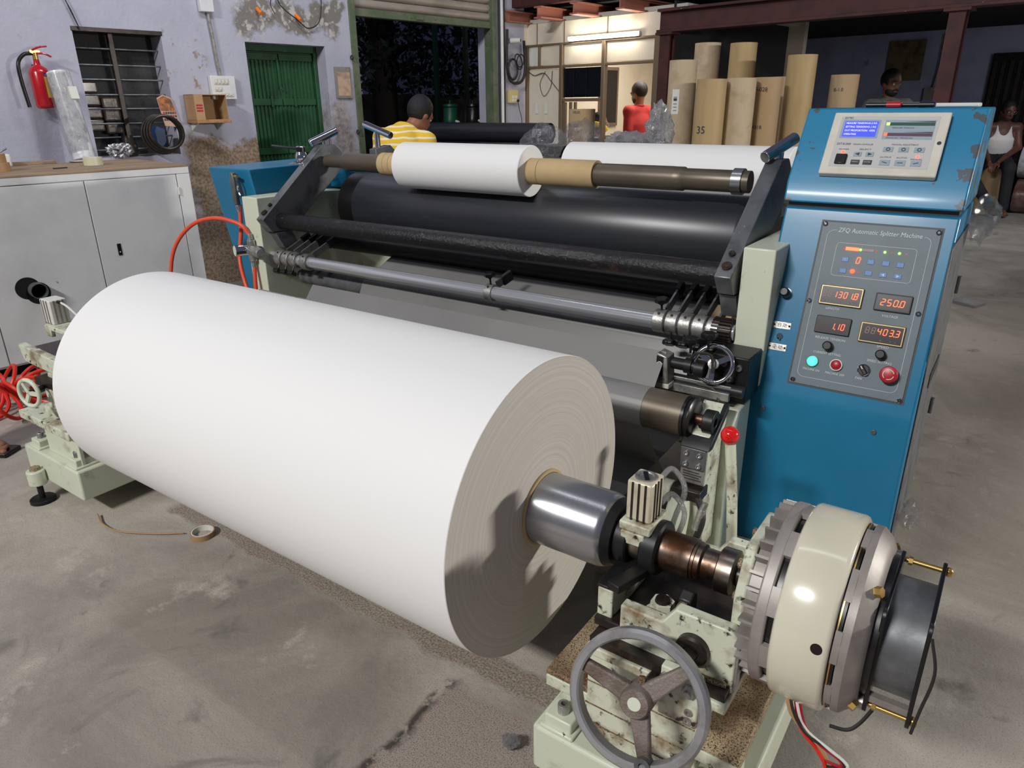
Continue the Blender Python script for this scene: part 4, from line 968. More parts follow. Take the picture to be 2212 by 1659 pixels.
def rsq(x0, x1, h, r):
    poly = []
    for cx_, cz_, a0 in ((1, 1, 0), (-1, 1, 90), (-1, -1, 180), (1, -1, 270)):
        for k in range(5):
            t = math.radians(a0+90*k/4); poly.append((AY+cx_*(h-r)+r*math.cos(t), AZ-.005+cz_*(h-r)+r*math.sin(t)))
    return G().prism(poly, 'x', x0, x1)
for x in (-.048, .012): O('fan_plate', rsq(x, x+.006, .1, .02), m_blackp, fan, bev=.001)
for y, z in ((-.085, -.085), (.085, .085)):
    O('fan_rod', G().cx(-.05, .022, AY+y, AZ-.005+z, .0042, 10), m_brass, fan)
    O('rod_nut', G().hexh((-.036, AY+y, AZ-.005+z), (1, 0, 0), .0075, .006), m_brass, fan); O('rod_cap', G().sph((.021, AY+y, AZ-.005+z), .008, 10), m_brass, fan)
    O('standoff', G().cx(-.062, -.048, AY+y, AZ-.005+z, .012, 14), m_alu, fan)
O('fan_strip', G().box(-.042, .012, AY-.094, AY-.082, AZ-.078, AZ-.066), m_brgrey, fan)
O('fan_wire', G().tube([(.019, 1.0, .71), (.032, .99, .66), (.026, 1.0, .58), (.022, 1.005, .53)], .0025, 6), m_wire, fan)
O('fan_wire', G().tube([(-.03, 1.03, .535), (-.045, 1.0, .515), (-.06, .99, .50), (-.085, .985, .498)], .003, 6), m_wire, fan)

# left-hand stand
ls = T('unwind_stand', 'pale green unwind stand at the far end of the big roll', 'machine stand', (-2.8, 1.1, 0))
stand_common(ls, True)
O('table_plate', G().box(-2.955, -2.57, .943, 1.46, .335, .367), m_pale2, ls, bev=.004)
O('web_plate', G().box(-2.88, -2.62, .985, 1.0, .2, .335), m_pale, ls, bev=.003)
O('carriage', G().box(-2.84, -2.55, .99, 1.22, .367, .40).prism([(-2.80, .40), (-2.60, .40), (-2.62, .54), (-2.76, .54)], 'y', 1.0, 1.2), m_pale2, ls, bev=.004)
O('slide_block', G().box(-2.80, -2.66, .97, 1.08, .495, .525), m_oil, ls, bev=.003)
O('slide_nut', G().box(-2.72, -2.66, .965, 1.0, .43, .50), m_pale2, ls, bev=.003)
O('cradle', G().prism([(-2.93, .62), (-2.52, .60), (-2.52, .545), (-2.90, .558)], 'y', .99, 1.02), m_pale2, ls, bev=.003)
O('cradle_floor', G().box(-2.92, -2.52, 1.02, 1.2, .57, .60), m_oil, ls, bev=.003)
O('cradle_leg', G().prism([(-2.66, .40), (-2.58, .40), (-2.58, .56), (-2.64, .56)], 'y', 1.0, 1.1), m_pale2, ls, bev=.003)
O('saddle', G().prism([(1.045, .685), (1.16, .685), (1.16, .702), (1.045, .702)], 'x', -2.80, -2.55).box(-2.80, -2.76, 1.045, 1.06, .66, .69), m_pale2, ls, bev=.003)
lc = O('air_cylinder', G().box(-2.83, -2.755, 1.06, 1.12, .702, .79), m_whitep, ls, bev=.004)
for y in (1.075, 1.09, 1.105): O('cylinder_groove', G().box(-2.7555, -2.753, y-.003, y+.003, .702, .788), m_brgrey, lc)
for x in (-2.815, -2.795, -2.775): O('cylinder_groove', G().box(x-.003, x+.003, 1.058, 1.061, .702, .788), m_brgrey, lc)
O('fitting', G().cx(-2.755, -2.73, 1.09, .782, .006, 10), m_blackp, lc)
O('air_line', G().tube([(-2.73, 1.09, .782), (-2.68, 1.09, .772), (-2.62, 1.10, .73), (-2.58, 1.12, .66)], .004, 8), m_whitep, lc)
LC = np.array([-2.72, .915, .497]); LA = nrm((.25, -.97, .03)); lu, lv, la = frame(LA)
lw = O('handwheel', G().torus(LC, LA, .048, .0075, 48, 10), m_pale, ls)
for k in range(3):
    t = 2*PI*k/3; d = lu*math.cos(t)+lv*math.sin(t); e = -lu*math.sin(t)+lv*math.cos(t)
    O('wheel_spoke', G().obox(LC+d*.023, d, e, la, .023, .007, .004), m_pale, lw)
O('wheel_shaft', G().cyl(LC, LC-la*.12, .012), m_oil, lw)

# lever with the red knob
lv_ = T('control_lever', 'pale lever with a glossy red ball knob beside the blue console', 'lever', (-.415, 1.5, .2))
O('lever_rod', G().tube([(-.392, 1.455, .30), (-.405, 1.475, .42), (-.42, 1.485, .55), (-.442, 1.497, .688)], .0125, 14), m_pale2, lv_)
O('lever_knob', G().sph((-.446, 1.50, .708), .0215, 32), m_redknob, lv_)
O('lever_foot', G().box(-.43, -.35, 1.43, 1.50, .2, .31), m_pale2, lv_, bev=.006)

# ================================================================== control console
cs = T('control_console', 'blue control console with lit displays, buttons and a sloping hood', 'control console', (-.325, 2.2, .2))
XL, XR = -.533, -.117
O('cabinet', G().prism([(1.895, .2), (1.895, .655), (1.90, .685), (2.06, 1.158), (2.45, 1.158), (2.45, .2)], 'x', XL, XR), m_blue, cs, bev=.006, seg=3)
O('hood_gap', G().box(XL+.006, XR-.006, 2.066, 2.44, 1.156, 1.175), m_dkgrey, cs)
O('hood', G().prism([(2.046, 1.172), (2.060, 1.2245), (2.190, 1.406), (2.44, 1.406), (2.44, 1.172)], 'x', XL-.004, XR+.004), m_hood, cs, bev=.005, seg=3)
O('side_panel', G().box(XR, XR+.004, 1.95, 2.40, .24, 1.10), m_gun, cs, bev=.002)
O('vent_slot', G().box(XR+.003, XR+.006, 2.1, 2.3, .70, .74), m_blackp, cs)
for z in (.9, .52): O('side_hinge', G().cyl((XR+.008, 2.40, z), (XR+.008, 2.40, z+.05), .007, n=10), m_gun, cs)
# --- gray plate
P0 = np.array([XL, 1.90, .685]); UP = nrm((0, .16, .473)); RT = np.array([1., 0, 0]); NN = np.cross(RT, UP)
def pp(u, v, h=0): return P0+RT*u+UP*v+NN*h
def pbox(u0, u1, v0, v1, h0, h1):
    c = pp((u0+u1)/2, (v0+v1)/2, (h0+h1)/2); return G().obox(c, RT, UP, NN, abs(u1-u0)/2, abs(v1-v0)/2, abs(h1-h0)/2)
O('panel_recess', pbox(.103, .388, .026, .470, -.002, .0012), m_dkgrey, cs)
pl_ = O('control_plate', pbox(.107, .384, .030, .466, 0, .004), m_plate, cs, bev=.0015)
for u, v in ((.1134, .4591), (.3775, .458), (.1148, .2534), (.3743, .2559), (.1173, .0393), (.3773, .0358)):
    O('screw_cup', G().lathe([(0, .0065), (.002, .0065), (.0025, .0045), (.0005, .003)], pp(u, v, .004), NN, 20), m_chrome, pl_)
    O('screw_head', G().lathe([(0, .0032), (.002, .003)], pp(u, v, .004), NN, 12), m_blackp, pl_)
def outline(u0, u1, v0, v1, r, h=.0045, w=.0008, gap=None):
    pts = []
    for cu, cv, a0 in ((u1-r, v1-r, 0), (u0+r, v1-r, 90), (u0+r, v0+r, 180), (u1-r, v0+r, 270)):
        for k in range(5): t = math.radians(a0+90*k/4); pts.append((cu+r*math.cos(t), cv+r*math.sin(t)))
    if gap:                                          # open between gap[0] and gap[1] on the top edge
        pts = pts[5:]+pts[:5]; pts = [(gap[0], v1)]+pts+[(gap[1], v1)]
    else: pts.append(pts[0])
    g = G()
    for a, b in zip(pts[:-1], pts[1:]):
        d = np.array(b)-np.array(a); L = np.linalg.norm(d)
        if L < 1e-6: continue
        d = d/L; c = pp((a[0]+b[0])/2, (a[1]+b[1])/2, h)
        D = RT*d[0]+UP*d[1]; E = RT*-d[1]+UP*d[0]
        g.obox(c, D, E, NN, L/2+w/2, w/2, .0003)
    return g
O('printed_border', outline(.124, .366, .051, .4445, .016, gap=(.145, .350)), m_white, pl_)
O('printed_border', outline(.1526, .3404, .3274, .413, .008), m_white, pl_)
LB = dict(right=RT, up=UP, m=m_white, parent=pl_)
def lab(s_, u, v, size, wid=None, m=m_white, sh=0): return text(s_, size, pp(u, v, .0046), RT, UP, m, pl_, wid=wid, shear=sh)
lab('ZFQ Automatic Splitter Machine', .2466, .4452, .0165, .196, sh=.12)
lab('VOLTAGE', .3134, .2398, .0085, .037); lab('LENGTH', .176, .2405, .0085, .032); lab('RELEASE TENSION', .187, .1612, .0088, .074)
lab('CURRENT SETTING', .187, .1219, .0088, .068); lab('SPEED', .3134, .1614, .0085, .028); lab('SPEED SETTING', .313, .1224, .0088, .057)
lab('MACHINE ON', .157, .073, .0085, .042); lab('MACHINE OFF', .2167, .0725, .0085, .047); lab('FAN', .2745, .0728, .0085, .015)
# keypad block
O('lit_bar', pbox(.1761, .2073, .3955, .4035, .004, .0052), m_seg, pl_)
O('unlit_bar', pbox(.2165, .2434, .3965, .403, .004, .005), m_segoff, pl_)
for u, v, m in ((.2116, .3994, m_greenled), (.269, .3989, m_greenled), (.3022, .3992, m_greenled), (.2845, .399, m_redsoft), (.3181, .3987, m_redsoft), (.2505, .4, m_redsoft), (.172, .3985, m_redsoft), (.219, .3422, m_redsoft)):
    O('indicator', G().sph(pp(u, v, .004), .0032 if m is m_greenled else .0017, 10), m, pl_)
O('indicator', G().sph(pp(.2035, .3428, .004), .0055, 12), m_redled, pl_)
def key(u, v, w_, h_, m=m_bkey, s_=None, sm_=m_white, sz=.008):
    k = O('key', pbox(u-w_/2, u+w_/2, v-h_/2, v+h_/2, .004, .0052), m, pl_, bev=.0008)
    if s_: text(s_, sz, pp(u, v, .0056), RT, UP, sm_, k)
for u, v, s_ in ((.1805, .3714, '+'), (.2417, .3711, '-'), (.1804, .3417, None), (.2419, .3422, None), (.2768, .3709, None), (.3101, .3706, None)):
    key(u, v, .0165, .0125, s_=s_)
for u, v, d in ((.276, .3418, -1), (.3099, .3419, 1)):
    key(u, v, .0175, .0125)
    a, b, c = pp(u+d*.004, v, .0056), pp(u-d*.003, v+.0035, .0056), pp(u-d*.003, v-.0035, .0056)
    O('key_arrow', G().add([a, b, c], [(0, 1, 2)]), m_white, pl_, sm=0)
# seven-segment digits
SEG = {'0': 'abcdef', '1': 'bc', '2': 'abged', '3': 'abgcd', '4': 'fgbc', '5': 'afgcd', '8': 'abcdefg', ' ': ''}
def digit(ch, u, v, w_, h_, lift, lit=True):
    g = G(); t = w_*.17; sl = .12
    S_ = {'a': (0, 1, 1), 'd': (0, -1, 1), 'g': (0, 0, 1), 'b': (1, .5, 0), 'c': (1, -.5, 0), 'f': (-1, .5, 0), 'e': (-1, -.5, 0)}
    for q in SEG[ch]:
        cx_, cy_, hor = S_[q]; cu, cv = cx_*w_/2*.9, cy_*h_/2*.92
        a, b = (w_*.36, t/2) if hor else (t/2, h_*.2)
        g.obox(pp(u+cu+cv*sl, v+cv, lift), RT, nrm(UP+RT*sl), NN, a, b, .0004)
    return g
def display(u0, u1, v0, v1, txt, du0, du1, dv, dh, ghosts=0, frame_m=None, dots=()):
    f = O('meter', pbox(u0, u1, v0, v1, .004, .011), frame_m or m_dkgrey, pl_, bev=.002)
    O('meter_window', pbox(u0+.004, u1-.004, v0+.004, v1-.004, .0105, .0114), m_dark, f)
    n = len(txt); st_ = (du1-du0)/n; w_ = st_*.62
    for i, ch in enumerate(txt):
        g = digit(ch, du0+st_*(i+.5), dv, w_, dh, .0118)
        if len(g.v): O('digit', g, m_seg, f, sm=0)
    for d in dots: O('digit_point', pbox(du0+st_*d-.001, du0+st_*d+.0012, dv-dh/2-.0005, dv-dh/2+.0018, .0114, .0122), m_seg, f, sm=0)
    for i in range(ghosts):
        O('unlit_digit', digit('8', du0-st_*(i+.5), dv, w_, dh, .0118), m_segoff, f, sm=0)
    return f
O('digit', digit('0', .2118, .3716, .0085, .0165, .0048), m_seg, pl_, sm=0)
m_gold = M('brass display rim', (150,134,96), .35, .6)
f1 = display(.1385, .243, .2492, .3007, '13018', .170, .2335, .278, .0165, 2, m_gold, (4,))
f2 = display(.2522, .356, .1668, .2188, '4033', .2915, .347, .1985, .0165, 2, m_gold, (3,))
display(.272, .356, .2515, .2962, '2500', .284, .343, .2735, .0165, 0, None, (3,))
display(.1435, .2297, .1738, .2195, '110', .181, .218, .195, .0165, 0, None, (1,))
for f_, us, v in ((f1, (.152, .168, .190, .2125, .2225), .2585), (f2, (.305, .328, .339), .1765)):
    for u in us: O('meter_key', G().lathe([(0, .0034), (.001, .003)], pp(u, v, .0112), NN, 14), m_blackp, f_)
# knobs, push buttons
for u, v in ((.1864, .142), (.3132, .1421)):
    k = O('rotary_knob', G().lathe([(0, .0095), (.003, .0095), (.004, .0125), (.02, .0118), (.023, .009)], pp(u, v, .004), NN, 28), m_blackp, pl_)
    O('knob_mark', G().sph(pp(u-.008, v+.005, .02), .0013, 8), m_whitep, k)
gb = O('push_button', G().lathe([(0, .0155), (.004, .0155), (.005, .0135), (.003, .0125)], pp(.1556, .0958, .004), NN, 28), m_alu, pl_)
O('lit_lens', G().lathe([(0, .0125), (.006, .0123), (.009, .009)], pp(.1556, .0958, .004), NN, 28), m_greenbtn, gb)
rbn = O('push_button', G().lathe([(0, .0155), (.007, .0155), (.008, .013), (.004, .0125)], pp(.2158, .0963, .004), NN, 28), m_whitep, pl_)
O('red_lens', G().lathe([(0, .0122), (.006, .0122), (.007, .011)], pp(.2158, .0963, .004), NN, 28), m_redbtn, rbn)
sw = O('selector_switch', G().lathe([(0, .0155), (.005, .0155), (.006, .0135), (.003, .0125)], pp(.2823, .0961, .004), NN, 28), m_chrome, pl_)
O('selector_body', G().lathe([(0, .0125), (.006, .0125)], pp(.2823, .0961, .004), NN, 24), m_blackp, sw)
sd = nrm(RT*.6-UP*.8)
O('selector_grip', G().obox(pp(.2823, .0961, .013), sd, np.cross(NN, sd), NN, .0135, .005, .008), m_blackp, sw, bev=.002)
O('selector_mark', G().obox(pp(.2780, .1015, .0214), sd, np.cross(NN, sd), NN, .0045, .001, .0004), m_whitep, sw)
es_ = O('emergency_stop', G().lathe([(0, .012), (.012, .012), (.014, .02), (.022, .0215), (.027, .019), (.029, .012)], pp(.3426, .0952, .004), NN, 40), m_redbtn, pl_)
for k in range(3):
    g = G()
    for j in range(8):
        a0 = 2*PI*k/3+.35+j*.19; a1 = a0+.20; r = .0125
        a = pp(.3426+r*math.cos(a0), .0952+r*math.sin(a0), .0332); b = pp(.3426+r*math.cos(a1), .0952+r*math.sin(a1), .0332)
        d = nrm(b-a); g.obox((a+b)/2, d, np.cross(NN, d), NN, .0014, .0009, .0005)
    O('stop_arrow', g, m_white, es_, sm=0)
# left strip: knob, toggle, two chinese labels
k = O('rotary_knob', G().lathe([(0, .008), (.01, .008), (.012, .0115), (.026, .0125), (.034, .009)], pp(.052, .2662), NN, 28), m_blackp, cs)
O('knob_base', G().lathe([(0, .013), (.002, .013)], pp(.052, .2662), NN, 24), m_alu, k)
for v, s_ in ((.1774, '自动'), (.1171, '手动')):
    q = O('label_plate', pbox(.034, .082, v-.0095, v+.0095, 0, .0015), m_alu, cs, bev=.0005)
    for u in (.038, .078): O('label_screw', G().sph(pp(u, v, .0015), .003, 10), m_oil, q)
    for i, ch in enumerate(s_): text(ch, .0125, pp(.052+.014*i, v, .0019), RT, UP, m_dkgrey, q)
tg = O('toggle_switch', G().lathe([(0, .0085), (.003, .0085), (.004, .006), (.006, .005)], pp(.0585, .1474), NN, 16), m_chrome, cs)
O('toggle_lever', G().cyl(pp(.0585, .1474, .004), pp(.0585, .141, .016), .002, .0028, 10), m_chrome, tg)
# lower face bolts
for x, z in ((XL+.052, .628), (XL+.335, .628), (XL+.012, .26), (XL+.36, .26)):
    O('panel_bolt', G().socket((x, 1.894, z), (0, -1, 0), .0065, .004), m_gun, cs)
# --- tension controller on the hood
Q0 = np.array([XL, 2.06, 1.2245]); QU = nrm((0, .13, .1815)); QN = np.cross(RT, QU)
def qp(u, v, h=0): return Q0+RT*u+QU*v+QN*h
def qbox(u0, u1, v0, v1, h0, h1):
    c = qp((u0+u1)/2, (v0+v1)/2, (h0+h1)/2); return G().obox(c, RT, QU, QN, abs(u1-u0)/2, abs(v1-v0)/2, abs(h1-h0)/2)
tc = T('tension_controller', 'ivory tension controller with a blue screen set into the console hood', 'controller', tuple(qp(.21, .02)))
O('housing', qbox(.0735, .3445, .016, .197, .001, .02), m_ivory, tc, bev=.003)
fo = O('keypad_foil', qbox(.0932, .3225, .0363, .184, .02, .0206), m_panel, tc)
def ql(s_, u, v, size, wid=None, m=m_dkgrey, p=fo, h=.0209): return text(s_, size, qp(u, v, h), RT, QU, m, p, wid=wid)
O('screen_bezel', qbox(.1, .1905, .1195, .1735, .0205, .0212), m_keyg, fo)
lcd = O('screen', qbox(.1055, .1858, .1235, .169, .0212, .0217), m_lcd, fo)
for i, s_ in enumerate(('MEASURE TENSION=01.2 KG', 'SETTING TENSION=01.1 KG', 'OUT PROPORTION:  033%', 'OPERATING')):
    text(s_, .0075, qp(.1455, .1625-i*.0108, .0220), RT, QU, m_lcdt, lcd, wid=(.073 if i < 3 else .03), align='LEFT' if False else 'CENTER') if i < 3 else text(s_, .0075, qp(.124, .1625-i*.0108, .0220), RT, QU, m_lcdt, lcd, wid=.03)
O('bar_field', qbox(.2016, .3155, .1178, .1735, .0205, .0209), m_keyg, fo)
for v, m, mo in ((.1616, m_greenled, M('green bar', (48,84,72), .4)), (.1315, m_redled, M('plum bar', (92,70,84), .4))):
    O('bar_window', qbox(.2035, .3140, v-.0045, v+.0045, .0209, .0212), mo, fo)
    O('bar_lit', qbox(.2045, .2125, v-.004, v+.004, .0212, .0216), m, fo)
    O('bar_scale', G().add([qp(.245, v+.0065, .0212), qp(.3135, v+.0055, .0212), qp(.3135, v+.0085, .0212)], [(0, 1, 2)]), m_dkgrey, fo, sm=0)
ql('ZXTEC', .112, .1785, .008, .021); ql('MEASURE TENSION', .245, .1505, .0055, .05); ql('MANUAL TENSION', .242, .1215, .0055, .06)
ql('ZXT-B-2000', .1165, .102, .0085, .034); ql('TENSION CONTROLLER', .163, .1012, .0055, .048)
ql('MANUAL ADJUSTMENT', .26, .1025, .0055, .06); ql('SELECT', .172, .0870, .0055, .028); ql('POWER', .121, .0862, .0052, .024)
ql('OUTPUT', .224, .0660, .0055, .026); ql('AUTO', .26, .0655, .0055, .024); ql('MANUAL', .294, .0620, .0055, .026)
O('rocker_switch', qbox(.1065, .134, .0425, .0705, .0205, .027), m_blackp, fo, bev=.002)
O('power_led', G().sph(qp(.1205, .0785, .0206), .0035, 12), m_redled, fo)
O('manual_led', G().sph(qp(.2949, .0695, .0206), .0028, 12), m_redled, fo)
for u, d in ((.1567, -1), (.1851, 1)):
    kk = O('arrow_key', qbox(u-.0095, u+.0095, .0665, .0795, .0205, .022), m_keyg, fo, bev=.001)
    O('key_arrow', G().add([qp(u+d*.006, .073, .0225), qp(u-d*.004, .0775, .0225), qp(u-d*.004, .0685, .0225)], [(0, 1, 2)]), m_dkgrey, kk, sm=0)
for u, s_ in ((.1558, 'MENU'), (.1848, 'ENTER')):
    kk = O('dark_key', qbox(u-.0105, u+.0105, .0435, .0565, .0205, .022), m_dkgrey, fo, bev=.001); text(s_, .0055, qp(u, .05, .0225), RT, QU, m_panel, kk, wid=.015)
for i, u in enumerate((.2245, .2595, .2948)):
    kk = O('round_key', qbox(u-.0115, u+.0115, .0815, .0955, .0205, .022), m_keyg, fo, bev=.001)
    O('key_symbol', G().torus(qp(u, .0885, .0225), QN, .004, .0009, 20, 6), m_dkgrey, kk)
    kk = O('wide_key', qbox(u-.012, u+.012, .043, .0585, .0205, .022), m_keyg, fo, bev=.001)
    O('key_symbol', G().obox(qp(u, .0508, .0223), nrm(RT+QU*.3*(i-1)), QU, QN, .006, .0009, .0002), m_dkgrey, kk, sm=0)
O('cover_screw', G().lathe([(0, .0055), (.002, .005)], qp(.3336, .1085, .02), QN, 18), m_chrome, tc)
# --- things lying on the hood
def pen(x0, x1, y, z, body, cap, label, grp):
    t = T('marker_pen', label, 'pen', ((x0+x1)/2, y, z-.006), grp)
    O('barrel', G().cx(x0, x1-.035, y, z, .006, 14), body, t)
    O('cap', G().lathe([(0, .0068), (.033, .0068), (.036, .004)], (x1-.036, y, z), (1, 0, 0), 14), cap, t)
    O('clip', G().box(x1-.034, x1-.006, y-.0015, y+.0015, z+.0065, z+.009), cap, t)
pen(-.395, -.31, 2.20, 1.413, m_blackp, m_redbtn, 'black pen with red cap on the console hood', None)
pen(-.335, -.235, 2.212, 1.413, m_blackp, m_blackp, 'black marker pen lying on the console hood', None)
pen(-.33, -.235, 2.226, 1.4135, m_whitep, M('blue plastic', (40,44,150), .35), 'pen with a blue cap on the console hood', None)
O('phone', G().prism([(-.265, 2.29), (-.145, 2.27), (-.14, 2.33), (-.26, 2.35)], 'z', 1.407, 1.417), m_whitep, bev=.003, label='white mobile phone lying on the console hood', cat='phone')
def crumple(name, c, r, m, label, cat, seed=1, sub=4, sc=(1,1,1), amp=.35):
    b = bmesh.new(); bmesh.ops.create_icosphere(b, subdivisions=sub, radius=1)
    rr = np.random.default_rng(seed); A = rr.normal(size=(14, 3)); A /= np.linalg.norm(A, axis=1)[:, None]; off = rr.uniform(.2, .9, 14)
    g = G(); P = []
    for v in b.verts:
        p = np.array(v.co); d = 1.0
        for a, o_ in zip(A, off):
            q = p@a
            d -= amp*max(0, q-o_)*1.2 if o_ > .5 else 0
        d += amp*.25*math.sin(9*p[0]+seed)*math.sin(8*p[1]+2*seed)*math.sin(10*p[2]) + rr.normal()*amp*.17
        P.append((c[0]+p[0]*d*r*sc[0], c[1]+p[1]*d*r*sc[1], max(c[2]-r*sc[2]*.98, c[2]+p[2]*d*r*sc[2])))
    g.add(P, [tuple(v.index for v in f.verts) for f in b.faces]); b.free()
    return O(name, g, m, label=label, cat=cat, sm=12)

# ================================================================== white cabinet on the left and what stands on it
XC = -4.667
cb = T('storage_cabinet', 'scuffed white steel cabinet along the left wall', 'cabinet', (XC-.4, 1.1, 0), bf=True)
O('body', G().box(XC-.80, XC-.012, -.6, 2.006, .06, 1.055), m_cab, cb, bf=True, bev=.004)
O('plinth', G().box(XC-.78, XC-.05, -.55, 1.98, 0, .06), m_inkb, cb, bf=True)
O('top_rail', G().box(XC-.012, XC+.002, -.6, 2.006, 1.045, 1.085), m_cab, cb, bf=True, bev=.002)
O('side_post', G().box(XC-.012, XC+.002, 1.925, 2.006, .06, 1.043), m_cab, cb, bf=True, bev=.002)
for y0, y1 in ((.82, 1.394), (1.400, 1.920), (-.58, .814)):
    O('door', G().box(XC-.012, XC+.002, y0, y1, .075, 1.040), m_cab, cb, bf=True, bev=.002)
O('latch', G().box(XC+.002, XC+.006, 1.50, 1.522, .60, .67), m_blackp, cb, bf=True, bev=.002)
O('latch_pin', G().sph((XC+.006, 1.511, .62), .004, 8), m_whitep, cb, bf=True)
for z in (.92, .2): O('hinge', G().cyl((XC+.006, 1.922, z), (XC+.006, 1.922, z+.045), .007, n=10), m_cab, cb, bf=True)
O('hole', G().lathe([(0, .062), (.003, .062)], (XC+.001, .995, .49), (1, 0, 0), 28), m_inkb, cb, bf=True)
O('hole', G().lathe([(0, .062), (.003, .062)], (XC+.001, 1.04, .455), (1, 0, 0), 28), m_inkb, cb, bf=True)
O('duct', G().pipe((XC-.02, 1.035, .475), (XC+.06, 1.035, .475), .044, .040, 28), m_gun, cb, bf=True)
O('table_board', G().box(XC-.85, XC+.004, -.6, 2.0, 1.085, 1.097), m_wood, label='worn plywood board on the white cabinet', cat='board', bf=True, bev=.002)
O('batten', G().box(XC-.85, XC-.80, -.6, 1.5, 1.097, 1.117), m_wood, label='loose wooden batten along the back of the plywood', cat='batten', bf=True, bev=.002)
def tape(c, ax, R, ri, w_, m, label, bf=True):
    t = T('tape_roll', label, 'tape roll', (c[0], c[1], c[2]), bf=bf)
    O('tape', G().pipe(np.array(c), np.array(c)+nrm(ax)*w_, R, ri+.004, 36), m, t, bf=bf, bev=.001)
    O('tape_core', G().pipe(np.array(c), np.array(c)+nrm(ax)*w_, ri+.004, ri, 36), m_whitep, t, bf=bf)
tape((-5.10, 1.605, 1.097), (0, 0, 1), .055, .040, .048, M('clear buff tape', (206,200,172), .3), 'roll of cream packing tape on the plywood')
tape((-5.02, 1.085, 1.097), (0, 0, 1), .055, .040, .048, m_tan, 'brown packing tape, lower of two stacked at the left edge')
tape((-5.03, 1.075, 1.146), (0, 0, 1), .055, .040, .048, m_tan, 'brown packing tape, upper of two stacked at the left edge')
O('pencil', G().cyl((-4.93, 1.33, 1.102), (-4.95, 1.41, 1.102), .004, n=6), m_blackp, bf=True, label='dark pencil lying near the cabinet edge', cat='pencil')
jg = T('jerrycan', 'small white plastic can at the left edge', 'can', (-5.40, 1.16, 1.097), bf=True)
O('can_body', G().box(-5.46, -5.34, 1.10, 1.23, 1.097, 1.175), m_whitep, jg, bf=True, bev=.012)
O('can_tube', G().tube([(-5.40, 1.18, 1.17), (-5.39, 1.20, 1.19), (-5.38, 1.225, 1.205)], .005, 8), m_gun, jg, bf=True)
# leaning film-wrapped roll
wr = T('wrapped_roll', 'white roll in crinkled clear film leaning against the lavender wall', 'wrapped roll', (-5.62, 1.73, 1.097), bf=True)
a0, a1 = np.array([-5.66, 1.735, 1.10]), np.array([-5.80, 1.725, 1.66])
O('roll', G().lathe([(0, .066), (.004, .070), (.572, .070), (.576, .062)], a0, a1-a0, 40), m_wrap, wr, bf=True)
O('wrap_film', G().lathe([(.05, .073), (.2, .078), (.35, .074), (.56, .0735)], a0+np.array([.002, -.012, 0]), a1-a0, 28, caps=False), m_film, wr, bf=True)
O('wrap_label', G().obox((-5.695, 1.76, 1.53), (0, 1, 0), nrm(a1-a0), (1, 0, .25), .03, .04, .001), m_whitep, wr, bf=True)
tape((-5.40, 1.62, 1.103), (0, .0, 1), .06, .054, .006, m_blackp, 'dark hoop lying at the foot of the wrapped roll')
cf = crumple('film_bundle', bw((-5.62, 1.95, 1.15)), .085, m_foam, 'crumpled silvery film beside the tape roll', 'plastic film', 3, 4, (1, 1, .65), .5)
hc = T('hose_coil', 'coil of black hose propped in the barred window', 'hose', (-5.78, 2.30, 1.09), bf=True)
g = G()
for k in range(4): g.torus((-5.80+.02*k, 2.335+.006*k, 1.245+.004*k), nrm((1, -.12, .10)), .135-.006*k, .011, 48, 8)
O('coil', g, m_oil, hc, bf=True)
O('blue_case', G().prism([(2.33, 1.10), (2.41, 1.10), (2.41, 1.28), (2.35, 1.30), (2.33, 1.26)], 'x', -6.0, -5.90), M('blue painted case', (30,62,110), .4), label='small blue case behind the hose coil', cat='case', bf=True, bev=.006)
O('lantern', G().lathe([(0, .05), (.02, .06), (.09, .06), (.12, .04), (.15, .04)], (-5.95, 2.14, 1.09), (0, 0, 1), 24), m_oil, label='dusty round motor in the window left of the hose coil', cat='motor', bf=True)
for i in range(4):
    for j in range(2):
        if i == 3 and j == 1: continue
        y = 1.945+j*.125; z = 1.27+i*.088 - (.0 if j == 0 else .02)
        O('wrapped_pack', G().box(-6.19, -6.115, y, y+.118, z, z+.084), m_wrapd, bf=True, bev=.014, seg=3, label='brown film-wrapped pack behind the window bars, %s column, %s from the bottom' % (('left', 'right')[j], ('first', 'second', 'third', 'topmost')[i]), cat='pack', group='packs behind the window')
# things on the lavender wall
fe = T('fire_extinguisher', 'red fire extinguisher with a black hose on the lavender wall', 'fire extinguisher', (XW+.085, 1.645, 1.43), bf=True)
ex, ey = XW+.085, 1.645
O('cylinder', G().lathe([(0, .045), (.008, .058), (.02, .062), (.225, .062), (.255, .050), (.275, .022), (.295, .018), (.31, .018)], (ex, ey, 1.43), (0, 0, 1), 40), m_ext, fe, bf=True)
O('valve', G().cyl((ex, ey, 1.735), (ex, ey, 1.78), .017, n=16).box(ex-.012, ex+.012, ey-.03, ey+.03, 1.775, 1.795), m_brass, fe, bf=True)
O('lever_handle', G().tube([(ex+.01, ey-.015, 1.795), (ex+.02, ey+.03, 1.815), (ex+.02, ey+.075, 1.822)], .0065, 8).tube([(ex+.01, ey, 1.775), (ex+.02, ey+.05, 1.775), (ex+.02, ey+.09, 1.757)], .0065, 8), m_ext, fe, bf=True)
O('hose', G().tube([(ex, ey-.02, 1.775), (ex+.01, ey-.07, 1.765), (ex+.02, ey-.115, 1.71), (ex+.02, ey-.12, 1.60), (ex+.02, ey-.108, 1.44)], .012, 10), m_blackp, fe, bf=True)
g = G(); P = []; F = []
for i in range(9):
    t = .1+i*.13; c, s_ = math.cos(t), math.sin(t)
    for z in (1.50, 1.63): P.append((ex+.0632*c, ey+.0632*s_, z))
for i in range(8): F.append((2*i, 2*i+2, 2*i+3, 2*i+1))
O('label_print', G().add(P, F), m_yel, fe, bf=True)
